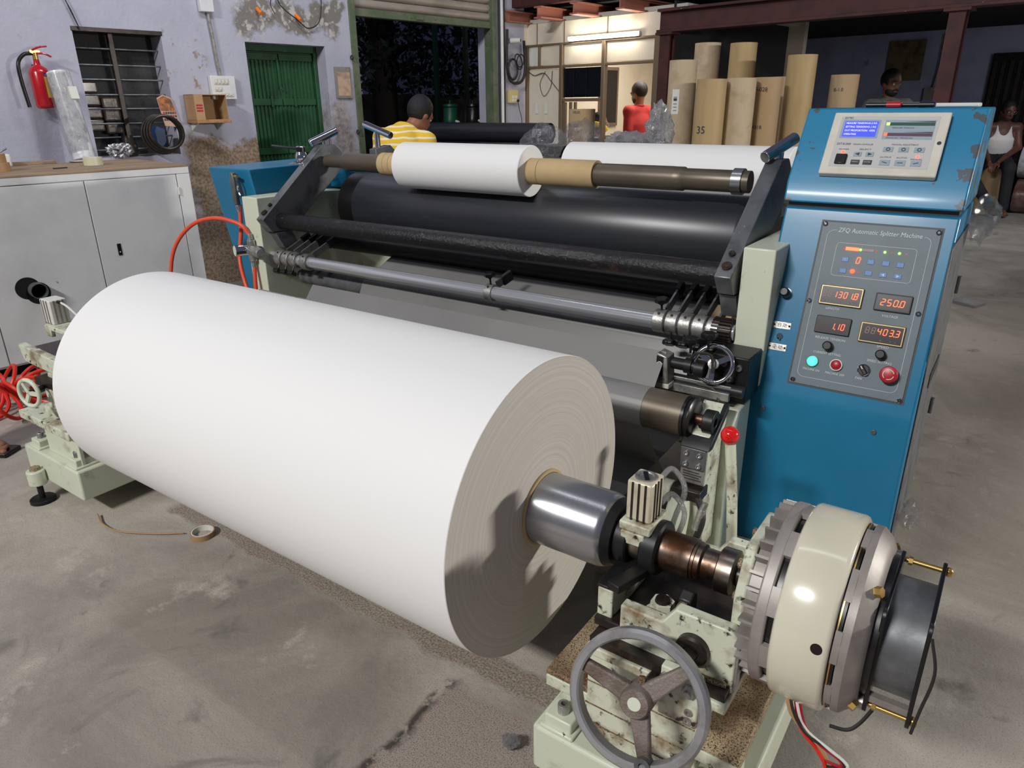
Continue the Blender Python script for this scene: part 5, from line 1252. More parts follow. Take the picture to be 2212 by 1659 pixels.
O('label_head', G().add([(p[0]+.0003, p[1], p[2]+(.025 if p[2] > 1.6 else .132)) for p in P], F), M('navy print', (40,44,90), .5), fe, bf=True)
O('hanger', G().box(XW, XW+.03, ey-.012, ey+.012, 1.69, 1.71), m_oil, fe, bf=True)
cal = T('calendar', 'wall calendar with a dark picture hung at the window edge', 'calendar', (XW+.02, 2.48, 1.29), bf=True)
O('sheet', G().prism([(2.42, 1.50), (2.47, 1.525), (2.53, 1.50), (2.575, 1.285), (2.45, 1.30)], 'x', XW+.012, XW+.016), M('printed paper', (196,160,140), .6), cal, bf=True)
O('picture', G().prism([(2.425, 1.49), (2.47, 1.515), (2.525, 1.49), (2.548, 1.405), (2.437, 1.41)], 'x', XW+.0165, XW+.018), M('calendar picture', (110,70,50), .5, c2=(190,120,70), scale=26, lo=.4, hi=.6, c3=(60,84,50), s3=34), cal, bf=True)
for r in range(3):
    for c in range(6): O('date_cell', G().box(XW+.0165, XW+.018, 2.45+c*.0175, 2.463+c*.0175, 1.385-r*.024, 1.40-r*.024), m_dkgrey if (r+c) % 5 else m_redbtn, cal, bf=True, sm=0)
ct = T('cardboard_box', 'open cardboard box standing on the small wall shelf', 'box', (XW+.1, 2.76, 1.335), bf=True)
for nm, b in (('back', (XW+.005, XW+.010, 2.635, 2.90, 1.335, 1.525)), ('bottom', (XW+.005, XW+.17, 2.635, 2.90, 1.335, 1.340)), ('top', (XW+.005, XW+.17, 2.635, 2.90, 1.520, 1.525)), ('side', (XW+.005, XW+.17, 2.635, 2.640, 1.335, 1.525)), ('side', (XW+.005, XW+.17, 2.895, 2.90, 1.335, 1.525))):
    O('box_'+nm, G().box(*b), m_carton, ct, bf=True)
O('flap', G().prism([(XW+.17, 2.637), (XW+.175, 2.637), (XW+.19, 2.70), (XW+.185, 2.70)], 'z', 1.337, 1.523), m_carton, ct, bf=True)
for z in (1.40, 1.42, 1.44): O('box_print', G().prism([(XW+.1775, 2.645), (XW+.1785, 2.645), (XW+.1895, 2.69), (XW+.1885, 2.69)], 'z', z, z+.012), m_redbtn, ct, bf=True)
sf = T('wall_shelf', 'small wooden shelf under the cardboard box', 'shelf', (XW+.1, 2.77, 1.26), bf=True)
O('shelf_board', G().box(XW, XW+.19, 2.63, 2.91, 1.315, 1.335), m_timber, sf, bf=True, bev=.002)
for y in (2.66, 2.87): O('shelf_bracket', G().prism([(XW, 1.315), (XW+.13, 1.315), (XW, 1.255)], 'y', y, y+.014), m_whitep, sf, bf=True)
sb = T('switch_board', 'grimy white switch board with sockets on the wall', 'switchboard', (XW+.03, 2.95, 1.49), bf=True)
O('back_box', G().box(XW, XW+.045, 2.855, 3.06, 1.49, 1.665), m_cab, sb, bf=True, bev=.004)
for y0, y1, z0, z1 in ((2.88, 3.0, 1.60, 1.645), (2.88, 2.94, 1.55, 1.585), (2.93, 3.03, 1.51, 1.54)):
    p_ = O('socket_plate', G().box(XW+.045, XW+.050, y0, y1, z0, z1), m_ivory, sb, bf=True, bev=.002)
    n = int((y1-y0)/.03)
    for i in range(n): O('switch', G().box(XW+.050, XW+.056, y0+.008+i*.03, y0+.022+i*.03, z0+.01, z1-.01), m_whitep, p_, bf=True, bev=.002)
O('conduit', G().tube([(XW+.02, 2.955, 1.665), (XW+.02, 2.945, 1.75), (XW+.02, 2.935, 1.95), (XW+.02, 2.925, 2.13), (XW+.02, 2.92, 2.6)], .012, 8), m_alu, label='grey conduit running up the wall to a junction box', cat='conduit', bf=True)
O('junction_box', G().box(XW, XW+.05, 2.86, 2.97, 2.12, 2.24), m_cab, label='white junction box at the top of the conduit', cat='junction box', bf=True, bev=.006)
O('wall_cable', G().tube([(XW+.02, 1.98, 1.94), (XW+.02, 1.95, 2.05), (XW+.02, 1.91, 2.2), (XW+.02, 1.89, 2.6)], .0035, 6).tube([(XW+.02, 1.975, 1.95), (XW+.02, 1.93, 2.1), (XW+.02, 1.89, 2.25), (XW+.02, 1.86, 2.6)], .003, 6), m_wire, label='pair of thin cables rising from the window corner', cat='cable', bf=True)
O('wall_cable', G().tube([(XW+.03, 3.52, 2.35), (XW+.03, 3.56, 2.22), (XW+.04, 3.70, 2.12), (XW+.04, 3.80, 2.06), (XW+.03, 3.92, 2.12), (XW+.02, 3.97, 2.3), (XW+.02, 3.98, 2.6)], .005, 6).tube([(XW+.03, 3.5, 2.3), (XW+.03, 3.47, 2.22), (XW+.03, 3.50, 2.15)], .004, 6), m_wire, label='loose dark cables looping above the green door', cat='cable', bf=True)
for y, z, nm in ((3.36, 2.16, 'left'), (3.72, 2.135, 'right')):
    O('lamp_holder', G().cyl((XW, y, z+.02), (XW+.06, y, z-.02), .017, .014, 14), m_orange, label='orange lamp holder above the green door, %s one' % nm, cat='lamp holder', bf=True, group='lamp holders over the door')
pc = T('framed_picture', 'faded framed picture on the pillar by the shutter', 'picture', (XW+.01, 4.13, 1.50), bf=True)
O('frame', G().box(XW, XW+.02, 4.045, 4.215, 1.50, 1.765), m_render, pc, bf=True, bev=.003)
O('print', G().box(XW+.02, XW+.022, 4.065, 4.20, 1.52, 1.72), M('faded print', (186,160,136), .7, c2=(150,118,104), scale=12), pc, bf=True)
# pillar with cables, switch and camera
O('cable_loop', G().torus((XW+.06, 6.37, 1.80), (1, .25, 0), .105, .012, 40, 8).torus((XW+.08, 6.44, 1.88), (1, .25, .2), .08, .007, 30, 6).torus((XW+.08, 6.47, 1.89), (1, .1, -.2), .065, .007, 30, 6).tube([(XW+.05, 6.29, 2.2), (XW+.05, 6.28, 1.85), (XW+.06, 6.33, 1.68), (XW+.08, 6.47, 1.67), (XW+.08, 6.55, 1.80), (XW+.06, 6.55, 2.1)], .016, 8), m_wire, label='bundle of black cables coiled on the white pillar', cat='cables', bf=True)
sx = T('wall_switch', 'yellowed switch box with a black plug on the pillar', 'switch', (XW+.02, 6.40, 1.45), bf=True)
O('switch_box', G().box(XW, XW+.045, 6.325, 6.47, 1.45, 1.585), M('yellowed plastic', (206,186,130), .5), sx, bf=True, bev=.004)
for y in (6.36, 6.41):
    for z in (1.465, 1.50): O('socket', G().box(XW+.045, XW+.049, y, y+.04, z, z+.03), m_whitep, sx, bf=True, bev=.002)
O('plug', G().sph((XW+.06, 6.45, 1.475), .016, 12), m_blackp, sx, bf=True)
O('plug_cord', G().tube([(XW+.06, 6.45, 1.46), (XW+.06, 6.47, 1.38), (XW+.07, 6.5, 1.25), (XW+.05, 6.5, .9)], .004, 6), m_wire, sx, bf=True)
cc = T('security_camera', 'small white security camera on the pillar', 'camera', (XW+.1, 6.40, 2.07), bf=True)
O('camera_body', G().cyl((XW+.04, 6.36, 2.09), (XW+.15, 6.40, 2.09), .03, .026, 20), m_whitep, cc, bf=True)
O('camera_lens', G().cyl((XW+.15, 6.40, 2.09), (XW+.152, 6.401, 2.09), .018, n=16), m_blackp, cc, bf=True)
O('camera_mount', G().cyl((XW, 6.36, 2.11), (XW+.06, 6.37, 2.09), .012, n=10), m_whitep, cc, bf=True)
for y, w_ in ((6.19, .012), (6.235, .02), (6.27, .012)):
    O('wall_pipe', G().cyl((XW+.02, y, 0), (XW+.02, y, 3.2), w_, n=12), m_cab if w_ > .015 else m_wire, label='%s vertical pipe beside the shutter' % {6.19: 'thin dark, leftmost', 6.235: 'thick white', 6.27: 'thin dark, rightmost'}[y], cat='pipe', bf=True, group='pipes beside the shutter')
for k, (x, y) in enumerate(((-5.86, .0), (-5.72, .0))):
    O('paper_note', G().prism([(x, 1.33), (x+.05, 1.33), (x+.045, 1.44), (x+.01, 1.45)], 'y', YO-.004, YO), m_whitep, bf=True, label='%s white paper scrap on the office board' % ('left' if k == 0 else 'right'), cat='note')
O('board_cable', G().tube([(-5.95, YO-.01, 1.78), (-5.86, YO-.012, 1.74), (-5.72, YO-.012, 1.76), (-5.62, YO-.012, 1.68), (-5.48, YO-.012, 1.55)], .004, 6).tube([(-5.70, YO-.01, 1.78), (-5.78, YO-.01, 1.65), (-5.72, YO-.01, 1.52), (-5.62, YO-.01, 1.62), (-5.60, YO-.01, 1.78)], .003, 6), m_wire, bf=True, label='thin cables sagging across the office board', cat='cable')
# yard: water jugs on a ledge
for y, m, nm in ((6.36, m_green, 'green'), (6.75, m_blackp, 'black')):
    j = T('water_jug', nm+' insulated water jug in the yard opening', 'water jug', (-7.0, y, 1.2), bf=True)
    O('jug_body', G().lathe([(0, .085), (.01, .09), (.08, .09), (.09, .086), (.20, .086), (.22, .07)], (-7.0, y, 1.2), (0, 0, 1), 24), m, j, bf=True)
    O('jug_lid', G().lathe([(0, .095), (.025, .09), (.03, .06), (.03, .015), (.07, .012)], (-7.0, y, 1.42), (0, 0, 1), 24), m if m is m_green else m_blackp, j, bf=True)
    O('jug_tap', G().cyl((-6.9, y, 1.25), (-6.85, y, 1.24), .015, n=10), m_whitep, j, bf=True)
O('yard_ledge', G().box(-7.15, -6.85, 5.6, 7.6, 0, 1.2), m_cwall, bf=True, kind='structure', label='low concrete ledge in the yard')

# ================================================================== behind the machine
br = T('black_film_roll', 'long glossy black roll behind the man in yellow', 'film roll', (-4.0, 5.35, 1.1))
O('film', G().lathe([(0, .02), (0, .085), (1.68, .085), (1.68, .02)], (-5.15, 5.52, 1.195), (1, 0, 0), 56), M('glossy black film', (30,31,36), .22, c2=(40,42,50), scale=3, st=(.2,3,3)), br)
O('roll_core', G().pipe((-3.475, 5.52, 1.195), (-3.465, 5.52, 1.195), .045, .03, 28), m_blackp, br)
rk = T('roll_rack', 'dark steel rack under the long black roll', 'rack', (-4.2, 5.5, 0))
O('rack_top', G().box(-5.2, -3.3, 5.38, 5.70, 1.0, 1.10), m_blackm, rk, bev=.004)
for x in (-5.1, -3.4): O('rack_leg', G().box(x-.04, x+.04, 5.42, 5.66, 0, 1.0), m_blackm, rk, bev=.004)
# cardboard tubes
tubes = [('t1', -2.727, 1.693, 4.43, m_kraftp, 'tall pale cardboard tube with a white paper label, left of the group'),
 ('t2', -2.556, 1.787, 4.95, m_kraftp, 'tall pale tube behind the labelled one'), ('t3', -2.306, 1.773, 4.95, m_kraftg, 'tall ochre tube standing behind the middle of the group'),
 ('t4', -2.505, 1.571, 4.25, m_kraftg, 'short ochre tube marked 35 in front'), ('t5', -2.297, 1.571, 4.42, m_kraftp, 'short plain tube right of the one marked 35'),
 ('t6', -2.125, 1.570, 4.62, m_kraft, 'brown tube with handwriting right of the middle'), ('t7', -1.92, 1.687, 4.87, m_kraftg, 'tall ochre tube nearest the blue console'),
 ('t8', -1.656, 1.570, 5.3, m_kraft, 'short brown tube behind the console hood'), ('t0', -3.573, 1.393, 4.14, m_kraft, 'lone brown tube left of the group'), ('t9', -2.02, 1.57, 5.05, m_kraft, 'brown tube half hidden behind the handwritten one')]
TB = {}
for nm, x, z, by, m, lb in tubes:
    k = by/4.6; cx_ = x*k; zt = 1.42+(z-1.42)*k
    TB[nm] = (cx_, by, zt)
    t = T('cardboard_tube', lb, 'cardboard tube', (cx_, by, 0), 'cardboard tubes behind the machine', True)
    O('tube_wall', G().pipe((cx_, by, 0), (cx_, by, zt), .0885, .078, 48), m, t, bf=True)
    if nm == 't1':
        g = G(); P = []; F = []
        for i in range(7):
            a = -PI/2-.15+i*.09
            for z_ in (1.36, 1.51): P.append((cx_+.0892*math.cos(a), by+.0892*math.sin(a), z_-.04*0))
        for i in range(6): F.append((2*i, 2*i+2, 2*i+3, 2*i+1))
        O('paper_label', G().add(P, F), m_whitep, t, bf=True)
        for j in range(5):
            z_ = 1.38+j*.02; P2 = []
            for i in range(4):
                a = -PI/2-.02+i*.09
                for q in (z_, z_+(.016 if j == 3 else .004)): P2.append((cx_+.0896*math.cos(a), by+.0896*math.sin(a), q))
            O('label_print', G().add(P2, [(2*i, 2*i+2, 2*i+3, 2*i+1) for i in range(3)]), m_dkgrey, t, bf=True)
def scrawl(nm, s_, z, size, du=0):
    cx_, by, zt = TB[nm]; p = [o for o in bpy.data.objects if o.name.startswith('cardboard_tube') and (Vector(o.location)-Vector(bw((cx_, by, 0)))).length < 1e-4][0]
    r = nrm(bw((1, 0, 0))); text(s_, size, bw((cx_+du, by-.0905, z)), r, (0, 0, 1), m_dkgrey, p)
scrawl('t4', '35', 1.27, .06); scrawl('t6', 'FF-028', 1.50, .035); scrawl('t6', 'X318', 1.28, .03); scrawl('t0', 'XELER', 1.375, .022, .02); scrawl('t0', 'Rs 020', 1.29, .03); scrawl('t8', 'B-1.0', 1.50, .03)
# crumpled film and bags
crumple('film_bundle', (-2.02, 3.15, 1.22), .15, m_film, 'crinkled clear film bundle behind the small white roll', 'plastic film', 5, 3, (.8, .6, .75), .5)
crumple('film_bundle', (-1.86, 3.25, 1.27), .11, m_film, 'clear film sheet standing beside the lone brown tube', 'plastic film', 9, 3, (.9, .6, .8), .5)
crumple('film_bundle', (-1.72, 3.55, 1.23), .09, m_film, 'clear film heap right of the lone brown tube', 'plastic film', 12, 3, (1.3, .8, .7), .5)
crumple('plastic_bag', (-1.60, 3.6, 1.28), .13, m_filmw, 'milky plastic bag propped against the cardboard tubes', 'plastic bag', 15, 4, (.55, .5, 1.2), .45)
crumple('plastic_bag', (-1.80, 3.68, 1.22), .12, m_filmw, 'milky plastic sheet slumped below the propped bag', 'plastic bag', 18, 4, (1.2, .6, .6), .45)
O('work_table', G().box(-2.25, -1.40, 3.0, 3.9, 1.06, 1.10).box(-2.2, -2.14, 3.05, 3.11, 0, 1.06).box(-1.5, -1.44, 3.05, 3.11, 0, 1.06).box(-2.2, -2.14, 3.8, 3.86, 0, 1.06).box(-1.5, -1.44, 3.8, 3.86, 0, 1.06), m_blackm, label='dark table holding the crumpled film behind the machine', cat='table', bev=.003)
# office table with steel cup and tray
ot = T('office_table', 'table with steel tableware in the office doorway', 'table', (-4.95, 6.9, 0), bf=True)
O('table_top', G().box(-5.35, -4.55, 6.72, 6.95, 1.02, 1.05), m_oil, ot, bf=True)
for x in (-5.3, -4.6): O('table_leg', G().box(x-.02, x+.02, 6.75, 6.93, 0, 1.02), m_oil, ot, bf=True)
O('steel_cup', G().lathe([(0, .028), (.075, .034), (.075, .031), (.004, .026)], (-4.86, 6.85, 1.05), (0, 0, 1), 24), m_chrome, label='steel cup standing on the office table', cat='cup', bf=True)
O('steel_tray', G().lathe([(0, .09), (.03, .105), (.032, .102), (.003, .088)], (-5.02, 6.84, 1.05), (0, 0, 1), 30), m_chrome, label='shallow steel tray beside the cup', cat='tray', bf=True)
# far right: wrapped picture, rolls, boards
O('foil_sheet', G().box(-3.99, -3.49, 12.76, 12.79, 1.73, 2.29), M('gold foil wrapped board', (120,104,78), .2, .3, c2=(80,70,54), scale=7, bump=.9, bs=9, coat=.5), label='brown foil-wrapped board hung on the far wall', cat='picture', bf=True)
O('hanging_card', G().box(-3.40, -3.20, 12.75, 12.78, 1.35, 1.62), m_render, label='grey card hanging by cords on the far wall', cat='card', bf=True)
O('dangling_wire', G().tube([(-3.30, 12.77, 1.62), (-3.27, 12.76, 1.9), (-3.26, 12.76, 2.35)], .008, 6), m_wire, label='dark wire dangling above the grey card', cat='wire', bf=True)
gt = T('cardboard_tube', 'ochre tube stub used as a seat by the man in the vest', 'cardboard tube', (-2.08, 11.66, 0), bf=True)
O('tube_wall', G().pipe((-2.08, 11.66, 0), (-2.08, 11.66, .60), .17, .15, 40), m_kraftg, gt, bf=True)
for x0, z, m, nm, y in ((-1.82, .22, m_wrapr, 'maroon film-wrapped roll lying at the bottom of the far stack', 11.95), (-1.86, .66, m_wrap, 'silver film-wrapped roll on top of the far stack', 12.1)):
    t = T('wrapped_roll', nm, 'wrapped roll', (x0+.7, y, z-.22), bf=True)
    O('roll', G().lathe([(0, .19), (.01, .22), (1.79, .22), (1.8, .19)], (x0, y, z), (1, 0, 0), 48), m, t, bf=True)
# bundles stored on the mezzanine
for i, (x, m, w_, lb) in enumerate(((-5.3, m_sack, .35, 'dim sack stored above the office, left'), (-4.75, m_sack, .25, 'yellowish sack stored above the office'), (-4.1, m_tarp, .5, 'blue and white tarpaulin bundle on the mezzanine'), (-3.2, m_filmw, .4, 'milky plastic bundle on the mezzanine'), (-2.2, m_tarp, .6, 'long tarpaulin bundle on the mezzanine'), (-.9, m_sack, .5, 'sack bundle on the mezzanine at the right'))):
    crumple('stored_bundle', bw((x, 7.0, 2.74)), .27, m, lb, 'bundle', 30+i, 3, (w_*2.4, .8, .85), .3)
# ================================================================== floor litter
tape((-2.16, 1.135, .0), (0, 0, 1), .042, .034, .02, m_tan, 'empty tan tape core lying under the big roll', bf=False)
crumple('plastic_cup', (-.735, 1.02, .022), .022, m_filmw, 'crumpled clear plastic scrap on the floor', 'litter', 21, 3, (1.1, 1, .9), .5)
O('floor_wire', G().tube([(-2.60, .985, .012), (-2.52, .965, .008), (-2.42, .975, .008), (-2.30, 1.04, .008), (-2.22, 1.10, .008)], .003, 6), m_tan, label='thin wire curling out from under the far stand', cat='wire')
g = G()
for k in range(9):
    a = k*.72; R_ = .10+.02*(k % 3); c = np.array([-4.0+.03*math.cos(a), 1.27+.03*math.sin(a), .10])
    d = np.array([math.cos(a), math.sin(a), 0]); pts = [c+d*R_*(1-math.cos(t))*.9+np.array([0, 0, .085*math.sin(t)])+np.cross(d, (0, 0, 1))*.05*math.sin(t) for t in np.linspace(0, 2*PI, 10)]
    g.tube(pts, .010, 8, 3)
O('coil_hose', g, m_redhose, label='tangled red coil hose on the floor by the white cabinet', cat='hose')
O('litter_bag', G().prism([(-.30, 6.2), (-.14, 6.1), (-.08, 6.25), (-.22, 6.36)], 'z', .001, .02), m_filmw, label='flat scrap of clear film on the floor right of the console', cat='litter', bev=.002)
crumple('plastic_bag', (-.085, 2.02, .36), .05, m_film, 'clear plastic bag tied low on the console side', 'plastic bag', 25, 3, (.6, 1, .8), .5)
crumple('plastic_bag', (-.075, 2.34, 1.12), .075, m_film, 'clear film hanging at the top rear of the console side', 'plastic bag', 26, 3, (.5, 1, 1), .5)

# ================================================================== people
def person(label, J, mats, loc, hd_f, beard=False, glasses=False, h=.0115, sleeves=.95, vest=False, hairs=1.0):
    """J: joints in world space; body is one continuous skin mesh, clothes and hair are its children"""
    v = {k: np.array(q, float) for k, q in J.items()}
    fwd = nrm(np.cross((0, 0, 1.), v['shR']-v['shL'])); fwd = fwd*(1 if np.dot(fwd, nrm(J.get('face', fwd))) >= 0 or 'face' not in J else -1)
    t = T('person', label, 'person', loc)
    F_ = nrm(hd_f); U_ = nrm(np.array([0, 0, 1.])-F_*F_[2]) if abs(F_[2]) < .95 else np.array([0, 1., 0]); R_ = np.cross(F_, U_); HR = [R_, F_, U_]
    hc_ = v['head']
    def hp(r, f, u): return hc_+R_*r+F_*f+U_*u
    head = [f_ell(hc_+U_*.02, (.074, .094, .098), HR), f_ell(hp(0, .025, -.055), (.055, .068, .062), HR), f_cone(hp(0, .088, .0), hp(0, .108, -.028), .010, .015),
            f_ell(hp(.076, -.008, -.012), (.010, .02, .03), HR), f_ell(hp(-.076, -.008, -.012), (.010, .02, .03), HR), f_ell(hp(0, .088, -.066), (.024, .012, .008), HR),
            f_ell(hp(.03, .085, .022), (.022, .010, .007), HR), f_ell(hp(-.03, .085, .022), (.022, .010, .007), HR)]
    nk = [f_cone(v['neck']-np.array([0, 0, .03]), hc_-U_*.05-F_*.012, .056, .050)]
    trunk = [f_cone(v['pel'], v['chest'], .150, .162, fwd, 1.5), f_cone(v['chest'], v['chest']*.35+(v['neck'])*.65, .160, .10, fwd, 1.45), f_cone(v['shL'], v['shR'], .062, .062)]
    arms = []; slv = []; hands = []
    for s in 'LR':
        a, b, c = v['sh'+s], v['el'+s], v['wr'+s]
        arms += [f_cone(a, b, .050, .040), f_cone(b, c, .040, .027)]
        slv.append(f_cone(a, a+(b-a)*sleeves, .064, .058))
        d = nrm(c-b); sd = nrm(np.cross(d, (0, 0, 1.)) if abs(d[2]) < .9 else np.cross(d, fwd)); nn = np.cross(sd, d)
        hands.append((c, d, sd, nn, 1 if s == 'R' else -1))
    legs = []; trs = []
    for s in 'LR':
        a, b, c = v['hip'+s], v['kn'+s], v['an'+s]
        legs += [f_cone(a, b, .082, .058), f_cone(b, c, .056, .040), f_cone(c, c+fwd*.14-np.array([0, 0, .035]), .036, .028)]
        trs += [f_cone(a, b, .098, .074), f_cone(b, c+(b-c)*.08, .072, .064)]
    skin = f_union(head+nk+trunk+arms+legs, .022)
    allp = np.array(list(v[k] for k in v if k != 'face'))
    lo, hi = allp.min(0)-.24, allp.max(0)+.24
    lo[2] = max(lo[2], -.02+0) if lo[2] < .1 else lo[2]
    g = nets(skin, lo, hi, h)
    for c, d, sd, nn, sg_ in hands:                   # palm, four bent fingers, thumb
        fs = [f_ell(c+d*.045, (.036, .048, .016), [sd, d, nn])]
        for k, (o_, L) in enumerate(((-.027, .060), (-.009, .070), (.009, .066), (.026, .052))):
            k0 = c+d*.080+sd*o_; k1 = k0+d*L*.5+nn*-.010; k2 = k1+d*L*.32-nn*.028
            fs += [f_cone(k0, k1, .0092, .0085), f_cone(k1, k2, .0085, .0072)]
        th0 = c+d*.028-sd*.030; th1 = th0+d*.030-sd*.022-nn*.01; fs += [f_cone(th0, th1, .011, .0095), f_cone(th1, th1+d*.028-nn*.008, .0095, .008)]
        P = np.array([c, c+d*.18]); hg = nets(f_union(fs, .008), P.min(0)-.06, P.max(0)+.06, .0048)
        n = len(g.v); g.v += hg.v; g.f += [tuple(i+n for i in f) for f in hg.f]
    for s in 'LR':                                    # toes
        c = v['an'+s]; sd = np.cross(fwd, (0, 0, 1.)); q = 1 if s == 'R' else -1
        fs = [f_ell(c+fwd*.10-np.array([0, 0, .038]), (.042, .075, .022), [sd, fwd, np.array([0, 0, 1.])])]
        for k in range(5):
            o_ = sd*q*(-.032+.016*k); L = .178-.011*k; fs.append(f_cone(c+o_*.9+fwd*.135-np.array([0, 0, .042]), c+o_+fwd*L-np.array([0, 0, .046]), .011 if k else .014, .009 if k else .013))
        P = np.array([c, c+fwd*.2]); hg = nets(f_union(fs, .006), P.min(0)-.08, P.max(0)+.05, .005)
        n = len(g.v); g.v += hg.v; g.f += [tuple(i+n for i in f) for f in hg.f]
    O('body', g, mats['skin'], t, sm=70)
    def cut(fn, *planes):                             # keep where (p-o).n < 0
        def f(X, Y, Z):
            d = fn(X, Y, Z)
            for o_, n_ in planes: d = np.maximum(d, (X-o_[0])*n_[0]+(Y-o_[1])*n_[1]+(Z-o_[2])*n_[2])
            return d
        return f
    up_ = nrm(v['neck']-v['pel'])
    tor = [f_cone(v['pel']-up_*.02, v['chest'], .168, .176, fwd, 1.48), f_cone(v['chest'], v['chest']*.4+v['neck']*.6, .174, .112, fwd, 1.42)]
    if vest:
        sh = cut(f_union(tor+[f_cone(v['shL']*.72+v['shR']*.28, v['shL']*.28+v['shR']*.72, .062, .062)], .02), (v['neck']-up_*.03, up_), (v['pel']+up_*.05, -up_))
        neckhole = f_ell(v['neck']-up_*.04+fwd*.10, (.075, .12, .13), [nrm(v['shR']-v['shL']), fwd, up_]); sh0 = sh
        armh = [f_ell(v['sh'+s]-up_*.02, (.085, .13, .12), [nrm(v['shR']-v['shL']), fwd, up_]) for s in 'LR']
        sh = lambda X, Y, Z: np.maximum(np.maximum(np.maximum(sh0(X, Y, Z), -neckhole(X, Y, Z)), -armh[0](X, Y, Z)), -armh[1](X, Y, Z))
    else:
        sh = cut(f_union(tor+[f_cone(v['shL'], v['shR'], .074, .074)]+slv, .03), (v['neck']+up_*.012, up_))
    O('shirt', nets(sh, lo, hi, h), mats['shirt'], t, sm=70)
    if not vest: O('collar', G().torus(v['neck']+up_*.004, up_, .062, .012, 28, 8), mats['shirt'], t)
    O('trousers', nets(cut(f_union([f_cone(v['pel']-up_*.02, v['pel']+up_*.06, .158, .160, fwd, 1.45)]+trs, .03), (v['pel']+up_*.10, up_)), lo, hi, h), mats['trousers'], t, sm=70)
    hr = f_ell(hc_+U_*.030-F_*.020, (.090, .104, .102*hairs), HR); hcut = hp(0, .042, .03)
    fn = lambda X, Y, Z: np.maximum(hr(X, Y, Z), np.minimum((X-hcut[0])*F_[0]+(Y-hcut[1])*F_[1]+(Z-hcut[2])*F_[2], -((X-hp(0,0,.052)[0])*U_[0]+(Y-hp(0,0,.052)[1])*U_[1]+(Z-hp(0,0,.052)[2])*U_[2])))
    O('hair', nets(fn, hc_-.16, hc_+.18, .007), m_hair, t, sm=70)
    for s in (-1, 1):
        O('eye', G().sph(hp(s*.031, .083, .004), .011, 12), m_eye, t); O('pupil', G().sph(hp(s*.031, .0925, .003), .0045, 10), m_hair, t)
        O('eyebrow', G().tube([hp(s*.014, .097, .026), hp(s*.033, .095, .031), hp(s*.050, .084, .026)], .0045, 6), m_hair, t)
    O('mouth', G().tube([hp(-.022, .094, -.066), hp(0, .1025, -.065), hp(.022, .094, -.066)], .0035, 6), M('lips', (110,62,56), .5), t)
    if beard:
        bf_ = f_ell(hp(0, .034, -.070), (.060, .068, .056), HR); bc = hp(0, .05, -.045)
        fb = lambda X, Y, Z: np.maximum(bf_(X, Y, Z), (X-bc[0])*U_[0]+(Y-bc[1])*U_[1]+(Z-bc[2])*U_[2])
        O('beard', nets(fb, hc_-.2, hc_+.2, .007), m_hair, t, sm=70)
        O('moustache', G().tube([hp(-.03, .090, -.054), hp(0, .105, -.046), hp(.03, .090, -.054)], .008, 8), m_hair, t)
    if glasses:
        g = G()
        for s in (-1, 1): g.torus(hp(s*.031, .102, .002), F_, .021, .0022, 20, 6); g.tube([hp(s*.052, .10, .006), hp(s*.076, .03, .006)], .0022, 6)
        g.tube([hp(-.01, .103, .006), hp(.01, .103, .006)], .0022, 6)
        O('glasses', g, m_chrome, t)
    return t
def standing(base, ang, lean=0, hgt=1.66):
    """joints of an upright figure at base facing ang; lean bends the trunk forward"""
    b = np.array(base, float); f = np.array([math.cos(ang), math.sin(ang), 0]); r = np.array([math.sin(ang), -math.cos(ang), 0]); k = hgt/1.66; z = np.array([0, 0, 1.])
    pel = b+z*.90*k; up = nrm(z+f*lean); J = {'pel': pel, 'chest': pel+up*.30*k, 'neck': pel+up*.52*k, 'head': pel+up*.52*k+nrm(z+f*lean*1.3)*.15*k}
    for s, q in (('L', -1), ('R', 1)):
        J['sh'+s] = J['neck']-up*.06*k+r*q*.155*k; J['el'+s] = J['sh'+s]-z*.27*k+r*q*.04+f*.03; J['wr'+s] = J['el'+s]-z*.18*k+f*.14
        J['hip'+s] = pel-z*.06+r*q*.085; J['kn'+s] = b+z*.47*k+r*q*.09+f*.02; J['an'+s] = b+z*.07+r*q*.095
    J['face'] = f
    return J
# man in the striped shirt, back to us, bending over his work
J = standing((-3.97, 4.0, 0), math.radians(125), .2, 1.63)
ff = np.array([math.cos(math.radians(125)), math.sin(math.radians(125)), 0]); rr_ = np.array([ff[1], -ff[0], 0])
dz = np.array([0, 0, -.035]); J['pel'] = np.array([-3.97, 4.02, .88]); J['chest'] = np.array([-3.96, 4.13, 1.12]); J['neck'] = np.array([-3.955, 4.255, 1.305])+dz; J['head'] = np.array([-3.925, 4.37, 1.40])+dz
for s_, q in (('L', -1), ('R', 1)):
    J['sh'+s_] = np.array([-3.955, 4.21, 1.235])+dz+rr_*q*.165-np.array([0, 0, .02*(q > 0)]); J['el'+s_] = J['sh'+s_]+rr_*q*.07+ff*.06-np.array([0, 0, .25]); J['wr'+s_] = J['el'+s_]+ff*.2-np.array([0, 0, .06])
person('man in a yellow and white striped shirt bending over, seen from behind', J, dict(skin=m_skin, shirt=m_stripe, trousers=m_trous), (-3.97, 4.0, 0), (.10, .82, -.55), sleeves=.95, hairs=1.1)
# man in red inside the office, turned left
p0 = bw((-5.25, 7.9, 0)); J = standing(p0, math.radians(158), .04, 1.64)
J['elL'] = J['shL']+np.array([.02, -.06, -.28]); J['wrL'] = J['elL']+np.array([-.16, .02, -.09])
person('man in a red T-shirt standing in the lit office doorway', J, dict(skin=m_skin, shirt=m_red, trousers=m_trous), p0, (-.93, .25, -.28), beard=True, sleeves=.75)
